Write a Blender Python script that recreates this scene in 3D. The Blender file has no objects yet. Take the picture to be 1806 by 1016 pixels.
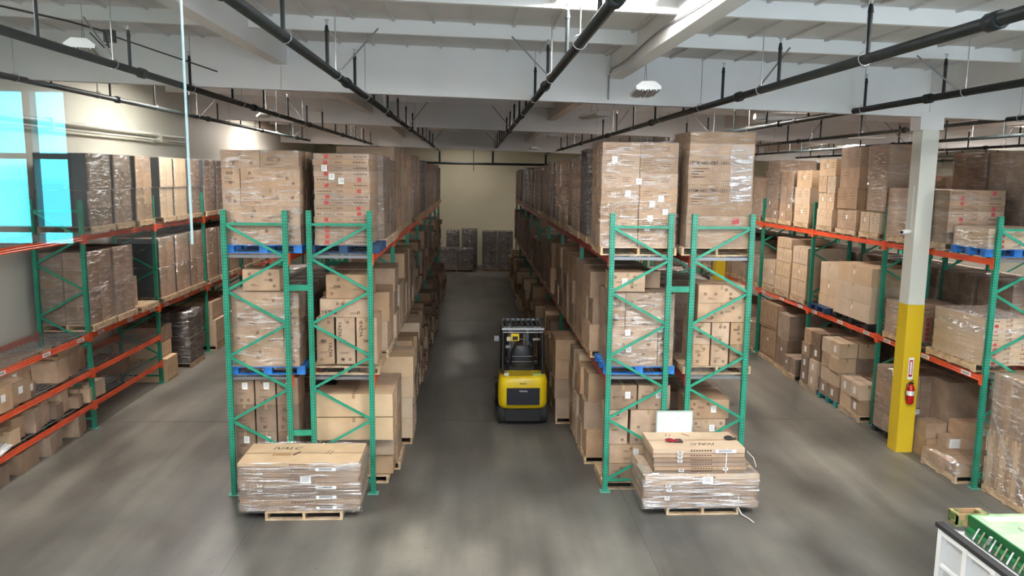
import bpy, bmesh, math, random
from mathutils import Vector, Matrix
random.seed(7)
PI = math.pi
scene = bpy.context.scene
col = scene.collection

# ------------------------------------------------------------------ camera, world, light, exposure
F_PX, PITCH, YAW, ROLL, CAM_Z = 1377.3, .1428, .0503, .0114, 5.48
cd = bpy.data.cameras.new('camera'); cam = bpy.data.objects.new('camera', cd); col.objects.link(cam)
cd.sensor_width = 36; cd.lens = 36 * F_PX / 1806; cd.clip_start = .05; cd.clip_end = 200
fw = Vector((math.sin(YAW)*math.cos(PITCH), math.cos(YAW)*math.cos(PITCH), -math.sin(PITCH)))
rt = Vector((math.cos(YAW), -math.sin(YAW), 0)); up = rt.cross(fw)
r2 = math.cos(ROLL)*rt + math.sin(ROLL)*up; u2 = -math.sin(ROLL)*rt + math.cos(ROLL)*up
m = Matrix((r2, u2, -fw)).transposed().to_4x4(); m.translation = Vector((0, 0, CAM_Z)); cam.matrix_world = m
scene.camera = cam
scene.view_settings.view_transform = 'Standard'; scene.view_settings.look = 'None'
scene.view_settings.gamma = 1; scene.view_settings.use_curve_mapping = False
scene.view_settings.exposure = 1.1
try:
    scene.cycles.max_bounces = 8; scene.cycles.diffuse_bounces = 5; scene.cycles.glossy_bounces = 3
    scene.cycles.transmission_bounces = 4; scene.cycles.transparent_max_bounces = 16
    scene.cycles.sample_clamp_indirect = 6; scene.cycles.caustics_reflective = False; scene.cycles.caustics_refractive = False
except Exception: pass
world = bpy.data.worlds.new('sky'); scene.world = world; world.use_nodes = True
wb = world.node_tree.nodes['Background']; wb.inputs[0].default_value = (.72, .86, 1, 1); wb.inputs[1].default_value = 5.5
SKY_E = 30.0                                   # radiance of the skylight lenses
FRONT_WINDOWS = [(.3, 4.6, 3.2, 6.6), (6.2, 11.8, 3.2, 6.4)]     # openings in the wall behind the camera: x0, x1, z0, z1
WINDOW_W = 5.6                                # daylight through them, radiance
SKYLIGHTS = [(-6.6, 4.6, 1), (-.6, 4.2, 1), (1.6, 9.0, 1), (6.0, 4.6, 1), (-6.6, 8.8, .8), (5.9, 6.9, .8), (12.2, 8.8, 1), (-6.9, 21.1, 1.2), (5.9, 21.0, 1.2),
             (12.2, 18.5, 1.6), (12.2, 30.5, 2), (-7.2, 33.3, 1.4), (18.3, 24, 1), (18.3, 36, 1), (12.2, 42, .8), (5.9, 33, 1), (18.3, 12, 1), (-.6, 45.0, .22)]

# ------------------------------------------------------------------ materials
def mat(name, rgb, rough=.6, metal=0, spec=.5):
    mt = bpy.data.materials.new(name); mt.use_nodes = True
    b = mt.node_tree.nodes['Principled BSDF']
    b.inputs['Base Color'].default_value = (*rgb, 1); b.inputs['Roughness'].default_value = rough
    b.inputs['Metallic'].default_value = metal; b.inputs['Specular IOR Level'].default_value = spec
    return mt
def N(mt, t): return mt.node_tree.nodes.new(t)
def L(mt, a, b): mt.node_tree.links.new(a, b)
def noisy(mt, rgb1, rgb2, scale=4, detail=5, coord='Object', stretch=(1, 1, 1), lo=.35, hi=.65, rand=0):
    b = mt.node_tree.nodes['Principled BSDF']
    tc = N(mt, 'ShaderNodeTexCoord'); mp = N(mt, 'ShaderNodeMapping'); nz = N(mt, 'ShaderNodeTexNoise'); cr = N(mt, 'ShaderNodeValToRGB')
    mp.inputs['Scale'].default_value = stretch; nz.inputs['Scale'].default_value = scale; nz.inputs['Detail'].default_value = detail
    cr.color_ramp.elements[0].position = lo; cr.color_ramp.elements[1].position = hi
    cr.color_ramp.elements[0].color = (*rgb1, 1); cr.color_ramp.elements[1].color = (*rgb2, 1)
    L(mt, tc.outputs[coord], mp.inputs['Vector']); L(mt, mp.outputs[0], nz.inputs['Vector']); L(mt, nz.outputs[0], cr.inputs[0])
    out = cr.outputs[0]
    if rand:
        oi = N(mt, 'ShaderNodeObjectInfo'); hs = N(mt, 'ShaderNodeHueSaturation')
        mr = N(mt, 'ShaderNodeMapRange'); mr.inputs['To Min'].default_value = 1-rand; mr.inputs['To Max'].default_value = 1+rand
        L(mt, oi.outputs['Random'], mr.inputs['Value']); L(mt, mr.outputs[0], hs.inputs['Value'])
        mr2 = N(mt, 'ShaderNodeMapRange'); mr2.inputs['To Min'].default_value = 1.0; mr2.inputs['To Max'].default_value = .78
        ml = N(mt, 'ShaderNodeMath'); ml.operation = 'MULTIPLY'; ml.inputs[1].default_value = 7.31
        fr = N(mt, 'ShaderNodeMath'); fr.operation = 'FRACT'
        L(mt, oi.outputs['Random'], ml.inputs[0]); L(mt, ml.outputs[0], fr.inputs[0]); L(mt, fr.outputs[0], mr2.inputs['Value']); L(mt, mr2.outputs[0], hs.inputs['Saturation'])
        L(mt, out, hs.inputs['Color']); out = hs.outputs[0]
    L(mt, out, b.inputs['Base Color'])
    return nz, out
def bump(mt, src, strength=.2, dist=.01):
    b = mt.node_tree.nodes['Principled BSDF']; bp = N(mt, 'ShaderNodeBump')
    bp.inputs['Strength'].default_value = strength; bp.inputs['Distance'].default_value = dist
    L(mt, src, bp.inputs['Height']); L(mt, bp.outputs[0], b.inputs['Normal'])

CARD = mat('cardboard', (.4, .27, .17), .75); noisy(CARD, (.34, .21, .118), (.44, .285, .165), 3.0, 4, rand=.2)
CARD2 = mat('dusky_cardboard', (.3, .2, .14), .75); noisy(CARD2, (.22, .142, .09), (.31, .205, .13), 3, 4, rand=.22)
DARK = mat('shaded_brown_cardboard', (.1, .075, .06), .7); noisy(DARK, (.075, .055, .045), (.13, .098, .078), 3, 4, rand=.16)  # darkest of the brown carton boards, mottled by noise
PALE = mat('pale_cardboard', (.5, .36, .23), .75); noisy(PALE, (.52, .36, .215), (.6, .43, .265), 3, 4, rand=.06)
TAPE = mat('packing_tape', (.33, .22, .12), .3)
INK = mat('dark_ink', (.035, .025, .02), .6); REDINK = mat('red_ink', (.5, .05, .045), .6); BROWNINK = mat('brown_ink', (.13, .07, .045), .7)
PAPER = mat('white_paper', (.8, .8, .78), .5); SEAM = mat('seam_shadow_brown', (.14, .085, .05), .9)
WHITE = mat('white_enamel', (.78, .78, .76), .35); CREAM = mat('cream_label', (.75, .68, .5), .5)
BLACK = mat('black_plastic', (.015, .015, .017), .4); RUBBER = mat('black_rubber', (.02, .02, .02), .75)
GREY = mat('grey_steel', (.25, .25, .26), .4, .6); STEEL = mat('bright_steel', (.55, .55, .55), .3, .8)
GALV = mat('galvanised_wire', (.32, .33, .34), .45, .5)
PIPE = mat('black_iron_pipe', (.022, .027, .03), .5, spec=.3); noisy(PIPE, (.006, .01, .011), (.015, .02, .02), 6, 3)
YEL = mat('yellow_column_paint', (.72, .5, .02), .4); noisy(YEL, (.66, .45, .015), (.75, .53, .03), 1.5, 4, stretch=(1, 1, .3))
COLW = mat('column_white_paint', (.66, .66, .58), .4)
CEIL = mat('roof_white_paint', (.7, .69, .67), .6); noisy(CEIL, (.78, .77, .75), (.84, .83, .81), .7, 3)
DECK = mat('roof_deck_paint', (.5, .5, .5), .7); noisy(DECK, (.6, .595, .585), (.68, .675, .665), 1.2, 4)
WALL = mat('wall_paint', (.66, .64, .56), .6); noisy(WALL, (.6, .585, .5), (.7, .68, .6), .25, 3)
FAR = mat('far_wall_paint', (.62, .57, .42), .7); noisy(FAR, (.58, .53, .38), (.66, .6, .45), .3, 3)
GREEN = mat('green_rack_paint', (.02, .26, .16), .38); noisy(GREEN, (.016, .21, .125), (.03, .31, .195), 2.5, 3)
ORANGE = mat('orange_beam_paint', (.72, .085, .025), .4); noisy(ORANGE, (.62, .06, .018), (.78, .11, .03), 2, 4)
MAROON = mat('dark_red_beam_paint', (.3, .035, .03), .45); noisy(MAROON, (.25, .03, .026), (.36, .05, .04), 2, 4)
WOOD = mat('pallet_wood', (.5, .34, .18), .75); noisy(WOOD, (.36, .23, .12), (.62, .44, .25), 5, 4, stretch=(1, 1, 3), rand=.15)
BLUE = mat('blue_pallet_paint', (.02, .16, .5), .6); noisy(BLUE, (.01, .09, .34), (.03, .22, .62), 5, 4)
DBLUE = mat('dark_blue_pallet_paint', (.015, .05, .12), .6)
TEAL = mat('teal_pallet_plastic', (.02, .22, .22), .5)
EXTRED = mat('extinguisher_red', (.5, .01, .012), .25)
FYEL = mat('forklift_yellow', (.85, .6, .01), .3); noisy(FYEL, (.78, .53, .008), (.88, .64, .015), 2, 4)
# post material: holes punched every 2 inches on the two faces turned to the aisles
def post_material():
    mt = mat('punched_green_post', (.02, .26, .16), .36)
    nz, base = noisy(mt, (.016, .2, .12), (.03, .3, .19), 2.5, 3)
    b = mt.node_tree.nodes['Principled BSDF']
    tc = N(mt, 'ShaderNodeTexCoord'); sp = N(mt, 'ShaderNodeSeparateXYZ'); L(mt, tc.outputs['Object'], sp.inputs[0])
    def M(op, a, bb=None):
        n = N(mt, 'ShaderNodeMath'); n.operation = op
        for i, v in enumerate((a, bb)):
            if v is None: continue
            if isinstance(v, (int, float)): n.inputs[i].default_value = v
            else: L(mt, v, n.inputs[i])
        return n.outputs[0]
    z = M('ABSOLUTE', M('SUBTRACT', M('MODULO', sp.outputs[2], .0508), .0254))
    y = M('ABSOLUTE', M('SUBTRACT', M('ABSOLUTE', sp.outputs[1]), .017))
    h = M('MULTIPLY', M('LESS_THAN', z, .013), M('LESS_THAN', y, .0075))
    yn = M('MULTIPLY', M('LESS_THAN', M('ABSOLUTE', M('SUBTRACT', sp.outputs[1], -.038)), .002), M('MULTIPLY', M('LESS_THAN', z, .01), M('LESS_THAN', M('ABSOLUTE', M('SUBTRACT', M('ABSOLUTE', sp.outputs[0]), .02)), .006)))
    hh = M('MAXIMUM', h, yn)
    mx = N(mt, 'ShaderNodeMix'); mx.data_type = 'RGBA'; L(mt, hh, mx.inputs[0]); L(mt, base, mx.inputs[6]); mx.inputs[7].default_value = (.006, .02, .015, 1)
    L(mt, mx.outputs[2], b.inputs['Base Color'])
    return mt
POST = post_material()
def film_material(name, haze, fac, rough=.1, tint=(.9, .88, .9), sc=(1.5, 1.5, 9)):
    mt = bpy.data.materials.new(name); mt.use_nodes = True; nt = mt.node_tree; nt.nodes.clear()
    out = nt.nodes.new('ShaderNodeOutputMaterial'); tr = nt.nodes.new('ShaderNodeBsdfTransparent'); gl = nt.nodes.new('ShaderNodeBsdfGlossy')
    df = nt.nodes.new('ShaderNodeBsdfDiffuse'); m1 = nt.nodes.new('ShaderNodeMixShader'); m2 = nt.nodes.new('ShaderNodeMixShader')
    tc = nt.nodes.new('ShaderNodeTexCoord'); mp = nt.nodes.new('ShaderNodeMapping'); nz = nt.nodes.new('ShaderNodeTexNoise'); bp = nt.nodes.new('ShaderNodeBump')
    mp.inputs['Scale'].default_value = sc; mp.inputs['Rotation'].default_value = (.25, .25, 0)
    nz.inputs['Scale'].default_value = 2.2; nz.inputs['Detail'].default_value = 4; nz.inputs['Roughness'].default_value = .6
    bp.inputs['Strength'].default_value = 1.0; bp.inputs['Distance'].default_value = .06
    tr.inputs[0].default_value = (.96, .955, .96, 1); gl.inputs[0].default_value = (1, 1, 1, 1); gl.inputs['Roughness'].default_value = rough
    df.inputs[0].default_value = (*tint, 1); m1.inputs[0].default_value = haze; m2.inputs[0].default_value = fac
    L2 = nt.links.new
    L2(tc.outputs['Object'], mp.inputs[0]); L2(mp.outputs[0], nz.inputs[0]); L2(nz.outputs[0], bp.inputs['Height'])
    L2(bp.outputs[0], gl.inputs['Normal'])
    cr = nt.nodes.new('ShaderNodeMapRange'); cr.inputs['From Min'].default_value = .5; cr.inputs['From Max'].default_value = .68; cr.inputs['To Min'].default_value = fac*.25; cr.inputs['To Max'].default_value = fac*3.2
    L2(nz.outputs[0], cr.inputs['Value']); L2(cr.outputs[0], m2.inputs[0])
    cr2 = nt.nodes.new('ShaderNodeMapRange'); cr2.inputs['From Min'].default_value = .52; cr2.inputs['From Max'].default_value = .7; cr2.inputs['To Min'].default_value = haze*.4; cr2.inputs['To Max'].default_value = haze*6
    L2(nz.outputs[0], cr2.inputs['Value']); L2(cr2.outputs[0], m1.inputs[0])
    L2(tr.outputs[0], m1.inputs[1]); L2(df.outputs[0], m1.inputs[2]); L2(m1.outputs[0], m2.inputs[1]); L2(gl.outputs[0], m2.inputs[2]); L2(m2.outputs[0], out.inputs[0])
    return mt
FILM = film_material('stretch_film', .01, .1, .12)
HEAVY = film_material('heavy_stretch_film', .025, .16, .12)
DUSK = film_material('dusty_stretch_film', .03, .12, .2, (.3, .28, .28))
def emis(name, rgb, s):
    mt = bpy.data.materials.new(name); mt.use_nodes = True; nt = mt.node_tree; nt.nodes.clear()
    o = nt.nodes.new('ShaderNodeOutputMaterial'); e = nt.nodes.new('ShaderNodeEmission'); e.inputs[0].default_value = (*rgb, 1); e.inputs[1].default_value = s
    nt.links.new(e.outputs[0], o.inputs[0]); return mt
def floor_material():
    mt = mat('polished_concrete', (.2, .2, .19), .3, spec=.35)
    b = mt.node_tree.nodes['Principled BSDF']
    nz, base = noisy(mt, (.088, .084, .078), (.195, .185, .167), .8, 10, lo=.36, hi=.64, stretch=(1, .45, 1))
    n2 = N(mt, 'ShaderNodeTexNoise'); n2.inputs['Scale'].default_value = .16; n2.inputs['Detail'].default_value = 5
    tc = N(mt, 'ShaderNodeTexCoord'); L(mt, tc.outputs['Object'], n2.inputs[0])
    cr = N(mt, 'ShaderNodeValToRGB'); cr.color_ramp.elements[0].position = .35; cr.color_ramp.elements[1].position = .65
    cr.color_ramp.elements[0].color = (.58, .61, .61, 1); cr.color_ramp.elements[1].color = (1.3, 1.25, 1.17, 1); cr.color_ramp.interpolation = 'EASE'; L(mt, n2.outputs[0], cr.inputs[0])
    mx = N(mt, 'ShaderNodeMix'); mx.data_type = 'RGBA'; mx.blend_type = 'MULTIPLY'; mx.inputs[0].default_value = 1
    L(mt, base, mx.inputs[6]); L(mt, cr.outputs[0], mx.inputs[7])
    # tyre streaks along the aisles
    ms = N(mt, 'ShaderNodeMapping'); ms.inputs['Scale'].default_value = (2.6, .16, 1); ms.inputs['Rotation'].default_value = (0, 0, .04); n4 = N(mt, 'ShaderNodeTexNoise'); n4.inputs['Scale'].default_value = 1; n4.inputs['Detail'].default_value = 6
    L(mt, tc.outputs['Object'], ms.inputs[0]); L(mt, ms.outputs[0], n4.inputs[0])
    c4 = N(mt, 'ShaderNodeValToRGB'); c4.color_ramp.elements[0].position = .32; c4.color_ramp.elements[1].position = .66; c4.color_ramp.elements[0].color = (.78, .78, .78, 1); c4.color_ramp.elements[1].color = (1.1, 1.1, 1.08, 1); L(mt, n4.outputs[0], c4.inputs[0])
    mx3 = N(mt, 'ShaderNodeMix'); mx3.data_type = 'RGBA'; mx3.blend_type = 'MULTIPLY'; mx3.inputs[0].default_value = 1
    L(mt, mx.outputs[2], mx3.inputs[6]); L(mt, c4.outputs[0], mx3.inputs[7]); mx = mx3
    n3 = N(mt, 'ShaderNodeTexNoise'); n3.inputs['Scale'].default_value = 14; n3.inputs['Detail'].default_value = 3; L(mt, tc.outputs['Object'], n3.inputs[0])
    c3 = N(mt, 'ShaderNodeValToRGB'); c3.color_ramp.elements[0].position = .25; c3.color_ramp.elements[1].position = .36
    c3.color_ramp.elements[0].color = (.6, .6, .6, 1); c3.color_ramp.elements[1].color = (1, 1, 1, 1); L(mt, n3.outputs[0], c3.inputs[0])
    mx2 = N(mt, 'ShaderNodeMix'); mx2.data_type = 'RGBA'; mx2.blend_type = 'MULTIPLY'; mx2.inputs[0].default_value = 1
    L(mt, mx.outputs[2], mx2.inputs[6]); L(mt, c3.outputs[0], mx2.inputs[7]); L(mt, mx2.outputs[2], b.inputs['Base Color'])
    mr = N(mt, 'ShaderNodeMapRange'); mr.inputs['From Min'].default_value = .35; mr.inputs['From Max'].default_value = .65; mr.inputs['To Min'].default_value = .3; mr.inputs['To Max'].default_value = .48
    L(mt, nz.outputs[0], mr.inputs['Value']); L(mt, mr.outputs[0], b.inputs['Roughness'])
    return mt
FLOORM = floor_material()

# ------------------------------------------------------------------ mesh helpers
class MB:
    """collects boxes, bars and tubes into one mesh"""
    def __init__(s): s.v = []; s.f = []; s.mi = []; s.m = 0; s.sm = []
    def add(s, vs, fs, smooth=False):
        k = len(s.v); s.v += [tuple(v) for v in vs]
        for f in fs: s.f.append(tuple(k+i for i in f)); s.mi.append(s.m); s.sm.append(smooth)
    def box(s, x0, x1, y0, y1, z0, z1, skip=''):
        vs = [(x0, y0, z0), (x1, y0, z0), (x1, y1, z0), (x0, y1, z0), (x0, y0, z1), (x1, y0, z1), (x1, y1, z1), (x0, y1, z1)]
        fs = {'b': (0, 3, 2, 1), 't': (4, 5, 6, 7), 'f': (0, 1, 5, 4), 'r': (1, 2, 6, 5), 'k': (2, 3, 7, 6), 'l': (3, 0, 4, 7)}
        s.add(vs, [f for k, f in fs.items() if k not in skip]); return s
    def bar(s, a, b, w, h, up=(0, 0, 1)):
        a = Vector(a); b = Vector(b); d = (b-a).normalized(); u = Vector(up)
        if abs(d.dot(u)) > .98: u = Vector((0, 1, 0))
        r = d.cross(u).normalized(); u = r.cross(d)
        vs = [p + r*i*w/2 + u*j*h/2 for p in (a, b) for i, j in ((-1, -1), (1, -1), (1, 1), (-1, 1))]
        s.add(vs, [(3, 2, 1, 0), (4, 5, 6, 7), (0, 1, 5, 4), (1, 2, 6, 5), (2, 3, 7, 6), (3, 0, 4, 7)]); return s
    def tube(s, pts, r, n=8, caps=True, radii=None):
        pts = [Vector(p) for p in pts]; rings = []
        for i, p in enumerate(pts):
            d = (pts[min(i+1, len(pts)-1)] - pts[max(i-1, 0)]).normalized()
            u = Vector((0, 0, 1)) if abs(d.z) < .95 else Vector((0, 1, 0))
            a = d.cross(u).normalized(); b = a.cross(d); rr = radii[i] if radii else r
            rings.append([p + (a*math.cos(t)+b*math.sin(t))*rr for t in (2*PI*k/n for k in range(n))])
        vs = [v for ring in rings for v in ring]; fs = []
        for i in range(len(pts)-1):
            for k in range(n): fs.append((i*n+k, i*n+(k+1) % n, (i+1)*n+(k+1) % n, (i+1)*n+k))
        s.add(vs, fs, True)
        if caps: s.add(rings[0], [tuple(range(n))]); s.add(rings[-1], [tuple(reversed(range(n)))])
        return s
    def disc(s, c, r, ax='y', n=14, th=.004, r_in=0):
        """flat ring or disc as a thin prism facing -ax"""
        def P(t, rr, o):
            a, b = math.cos(t)*rr, math.sin(t)*rr
            return {'y': (c[0]+a, c[1]+o, c[2]+b), 'x': (c[0]+o, c[1]+a, c[2]+b), 'z': (c[0]+a, c[1]+b, c[2]+o)}[ax]
        for k in range(n):
            t0, t1 = 2*PI*k/n, 2*PI*(k+1)/n
            s.add([P(t0, r_in, 0), P(t0, r, 0), P(t1, r, 0), P(t1, r_in, 0)], [(0, 1, 2, 3)])
        return s
    def mesh(s, name, mats):
        me = bpy.data.meshes.new(name); me.from_pydata(s.v, [], s.f)
        for x in (mats if isinstance(mats, (list, tuple)) else [mats]): me.materials.append(x)
        me.polygons.foreach_set('material_index', s.mi); me.polygons.foreach_set('use_smooth', s.sm)
        me.update(); return me
    def build(s, name, mats, parent=None, loc=None, rz=0):
        return ob(name, s.mesh(name, mats), parent, loc, rz)
def ob(name, me, parent=None, loc=None, rz=0):
    o = bpy.data.objects.new(name, me); col.objects.link(o)
    if parent: o.parent = parent
    if loc: o.location = loc
    if rz: o.rotation_euler = (0, 0, rz)
    return o
LABELS = {}
def tag(o, label, cat, group=None, kind=None):
    n = len(label.split())
    if not 4 <= n <= 16: print('LABEL LENGTH', n, label)
    if label in LABELS: print('SAME LABEL', label)
    LABELS[label] = 1
    o['label'] = label; o['category'] = cat
    if group: o['group'] = group
    if kind: o['kind'] = kind
    return o
def empty(name, loc=(0, 0, 0), rz=0):
    o = bpy.data.objects.new(name, None); col.objects.link(o); o.location = loc; o.rotation_euler = (0, 0, rz); o.empty_display_size = .1
    return o
def struct(o, parent=None):
    if not parent: o['kind'] = 'structure'
    return o
ORD = ['first', 'second', 'third', 'fourth', 'fifth', 'sixth', 'seventh', 'eighth', 'ninth', 'tenth', 'eleventh', 'twelfth', 'thirteenth', 'fourteenth', 'fifteenth', 'sixteenth', 'seventeenth']
_text = {}
def text_mesh(t, size, m, shear=0):
    k = (t, size, m.name)
    if k not in _text:
        c = bpy.data.curves.new('lettering', 'FONT'); c.body = t; c.size = size; c.resolution_u = 2; c.shear = shear; c.offset = size*.012
        c.align_x = 'CENTER'; c.align_y = 'CENTER'
        o = bpy.data.objects.new('lettering', c); col.objects.link(o)
        bpy.context.view_layer.update()
        me = bpy.data.meshes.new_from_object(o.evaluated_get(bpy.context.evaluated_depsgraph_get())); me.materials.clear(); me.materials.append(m)
        bpy.data.objects.remove(o); bpy.data.curves.remove(c); _text[k] = me
    return _text[k]
def text(t, size, m, loc, parent, face='y', turn=0, name='lettering', shear=0):
    o = ob(name, text_mesh(t, size, m, shear), parent, loc)
    base = {'y': Matrix.Rotation(PI/2, 3, 'X'), '-x': Matrix.Rotation(-PI/2, 3, 'Z') @ Matrix.Rotation(PI/2, 3, 'X'),
            'x': Matrix.Rotation(PI/2, 3, 'Z') @ Matrix.Rotation(PI/2, 3, 'X'), 'z': Matrix.Identity(3)}[face]
    o.rotation_euler = (base @ Matrix.Rotation(turn, 3, 'Z')).to_euler(); return o

# ------------------------------------------------------------------ room
# roof falls gently towards the column side; heights depend on x and a little on y
def roof_z(x, y): 
    ys = [(-1, 7.72), (14.85, 7.79), (27.2, 7.87), (39.4, 7.62), (48, 7.5)]
    for (a, za), (b, zb) in zip(ys, ys[1:]):
        if y <= b or b == 48: return za + (zb-za)*(y-a)/(b-a) - .025*x
XL, XR, Y0, Y1 = -9.45, 24.0, -1.0, 48.0
struct(MB().box(XL-.2, XR+.2, Y0-.2, Y1+.2, -.2, 0).build('floor', FLOORM))
def wall(name, m, *b): return struct(MB().box(*b).build(name, m))
wall('wall_left', WALL, XL-.2, XL, Y0, Y1, 0, 8.4)
wall('wall_right', WALL, XR, XR+.2, Y0, Y1, 0, 8.4)
wall('wall_back', FAR, XL-.2, XR+.2, Y1, Y1+.2, 0, 8.4)
# front wall with the window that the office glass reflects
WX0, WX1, WZ0, WZ1 = -3.4, -1.98, 4.95, 5.89
fwm = mat('office_wall_paint', (.3, .3, .3), .7)
OPEN = sorted([(WX0, WX1, WZ0, WZ1)] + FRONT_WINDOWS)
f = MB(); xa = XL-.2
for a, b_, z0, z1 in OPEN:
    f.box(xa, a, Y0-.15, Y0, 0, 8.4); f.box(a, b_, Y0-.15, Y0, 0, z0); f.box(a, b_, Y0-.15, Y0, z1, 8.4); xa = b_
f.box(xa, XR+.2, Y0-.15, Y0, 0, 8.4)
struct(f.build('wall_front', fwm))
alu = mat('window_aluminium', (.2, .21, .21), .5)
for i, (a, b_, z0, z1) in enumerate(FRONT_WINDOWS):
    w = MB(); n = max(2, round((b_-a)/1.4))
    for k in range(n+1): x = a + (b_-a)*k/n; w.box(x-.03, x+.03, Y0-.12, Y0-.03, z0, z1)
    for z in (z0+.03, (z0+z1)/2, z1-.03): w.box(a, b_, Y0-.12, Y0-.03, z-.03, z+.03)
    struct(w.build('window_%d' % (i+2), alu))
    l_ = bpy.data.lights.new('daylight', 'AREA'); l_.shape = 'RECTANGLE'; l_.size = b_-a; l_.size_y = z1-z0; l_.color = (1, .985, .96); l_.energy = WINDOW_W*PI*(b_-a)*(z1-z0)
    lo_ = bpy.data.objects.new('daylight', l_); col.objects.link(lo_); lo_.location = ((a+b_)/2, Y0-.13, (z0+z1)/2); lo_.rotation_euler = (-PI/2, 0, 0)
    lo_.rotation_euler = (PI/2, 0, PI)
w = MB(); w.box(WX0, WX1, Y0-.1, Y0-.04, WZ0, WZ0+.03); w.box(WX0, WX1, Y0-.1, Y0-.04, WZ1-.025, WZ1)
for x in (WX0+.02, -2.75, -2.2, WX1-.02): w.box(x-.018, x+.018, Y0-.1, Y0-.04, WZ0, WZ1)
for z in (5.55, 5.185): w.box(WX0, WX1, Y0-.1, Y0-.04, z-.014, z+.014)
wf = struct(w.build('window_1', mat('aluminium_frame', (.12, .13, .13), .5)))
tint = bpy.data.materials.new('cyan_tinted_glazing'); tint.use_nodes = True; nt = tint.node_tree; nt.nodes.clear()
o_ = nt.nodes.new('ShaderNodeOutputMaterial'); t_ = nt.nodes.new('ShaderNodeBsdfTransparent'); t_.inputs[0].default_value = (.38, .95, 1, 1); nt.links.new(t_.outputs[0], o_.inputs[0])
MB().box(WX0, WX1, Y0-.075, Y0-.068, WZ0, WZ1).build('pane', tint, wf)
# buildings and lawn band outside that window
yard = MB().box(-14, 8, -30, -14, 0, 5.2).build('outbuilding', mat('pale_render', (.7, .75, .75), .7)); yard.location = (0, 0, 0)
struct(yard)
# light portal in the opening
pl = bpy.data.lights.new('window_portal', 'AREA'); pl.shape = 'RECTANGLE'; pl.size = WX1-WX0; pl.size_y = WZ1-WZ0
try: pl.cycles.is_portal = True
except Exception: pass
po = bpy.data.objects.new('window_portal', pl); col.objects.link(po); po.location = ((WX0+WX1)/2, Y0-.12, (WZ0+WZ1)/2); po.rotation_euler = (-PI/2, 0, 0)
po['kind'] = 'helper'

# roof deck, beams, girders, purlins, sub-purlins
c = MB()
ys = [-1.2, 2.6, 8.7, 14.85, 21, 27.2, 33.3, 39.4, 48.2]
for a, b in zip(ys, ys[1:]):
    x0, x1 = XL-.2, XR+.2
    vs = [(x, y, roof_z(x, y)+dz) for dz in (0, .15) for x, y in ((x0, a), (x1, a), (x1, b), (x0, b))]
    c.add(vs, [(3, 2, 1, 0), (4, 5, 6, 7), (0, 1, 5, 4), (2, 3, 7, 6)])
ceil = struct(c.build('ceiling', DECK))
def sloped(name, x0, x1, y0, y1, top, bot, m, parent=ceil):
    b = MB(); vs = []
    for x, y in ((x0, y0), (x1, y0), (x1, y1), (x0, y1)): vs.append((x, y, roof_z(x, y)-bot))
    for x, y in ((x0, y0), (x1, y0), (x1, y1), (x0, y1)): vs.append((x, y, roof_z(x, y)-top))
    b.add(vs, [(0, 3, 2, 1), (4, 5, 6, 7), (0, 1, 5, 4), (1, 2, 6, 5), (2, 3, 7, 6), (3, 0, 4, 7)])
    return b.build(name, m, parent)
BY = [2.6, 14.85, 27.2, 39.4]
for y, dp in zip(BY, (.89, .89, .83, .88)):
    for x0, x1 in zip([XL, -3.52-6.15*0+.0, 8.7, 16.5], [-3.52, 8.7, 16.5, XR]): sloped('roof_beam', x0+.004, x1-.004, y, y+.2, 0, dp, CEIL)
GX = [-3.52, 2.65, 8.8, 14.95, 21.1]
segs = [(-1, 2.6), (2.8, 14.85), (15.05, 27.2), (27.4, 39.4), (39.6, 48)]
for gx in GX:
    for a, b in segs: sloped('girder', gx-.12, gx+.12, a, b, .0, .44, CEIL)
for a, b in segs:
    n = 5
    for k in range(1, n):
        y = a + (b-a)*k/n
        xs = [XL] + GX + [XR]
        for x0, x1 in zip(xs, xs[1:]): sloped('purlin', x0+.12, x1-.12, y-.045, y+.045, 0, .21, CEIL)
x = XL + .3
while x < XR:
    if min(abs(x-g) for g in GX) > .16:
        b = MB()
        for a, e in zip(ys, ys[1:]):
            vs = [(xx, yy, roof_z(xx, yy)-d) for d in (.035, 0) for xx, yy in ((x-.02, a), (x+.02, a), (x+.02, e), (x-.02, e))]
            b.add(vs, [(0, 3, 2, 1), (0, 1, 5, 4), (1, 2, 6, 5), (3, 0, 4, 7)])
        b.build('rafter', DECK, ceil)
    x += .61
for i, (sx, sy, s) in enumerate(SKYLIGHTS):
    z = roof_z(sx, sy) - .12
    o = empty('skylight', (sx, sy, z))
    e = SKY_E*s
    MB().box(-.6, .6, -1.0, 1.0, -.005, .0).build('lens', emis('daylit_lens', (1, .99, .97) if sy < 12 else (1, .93, .87), e), o)
    fr = MB(); fr.box(-.66, -.6, -1.06, 1.06, -.02, .1); fr.box(.6, .66, -1.06, 1.06, -.02, .1); fr.box(-.6, .6, -1.06, -1.0, -.02, .1); fr.box(-.6, .6, 1.0, 1.06, -.02, .1)
    fr.build('curb', CEIL, o)
    bay = 'over ' + ['the side wall rack', 'the camera end', 'the forklift aisle mouth', 'the column aisle mouth', 'the open side wall floor', 'the column aisle', 'the racks past the column',
        'the side wall rack, second', 'the column aisle, second', 'racks behind the column rack', 'racks behind, deeper in', 'the side wall rack, deepest', 'the outer hall', 'the outer hall, deeper in', 'the outer hall near the end wall', 'the column aisle, deepest', 'the outer hall by the entrance', 'the stacks at the end wall'][i]
    tag(o, 'white rectangular roof skylight ' + bay, 'skylight', 'roof skylights')

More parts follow.
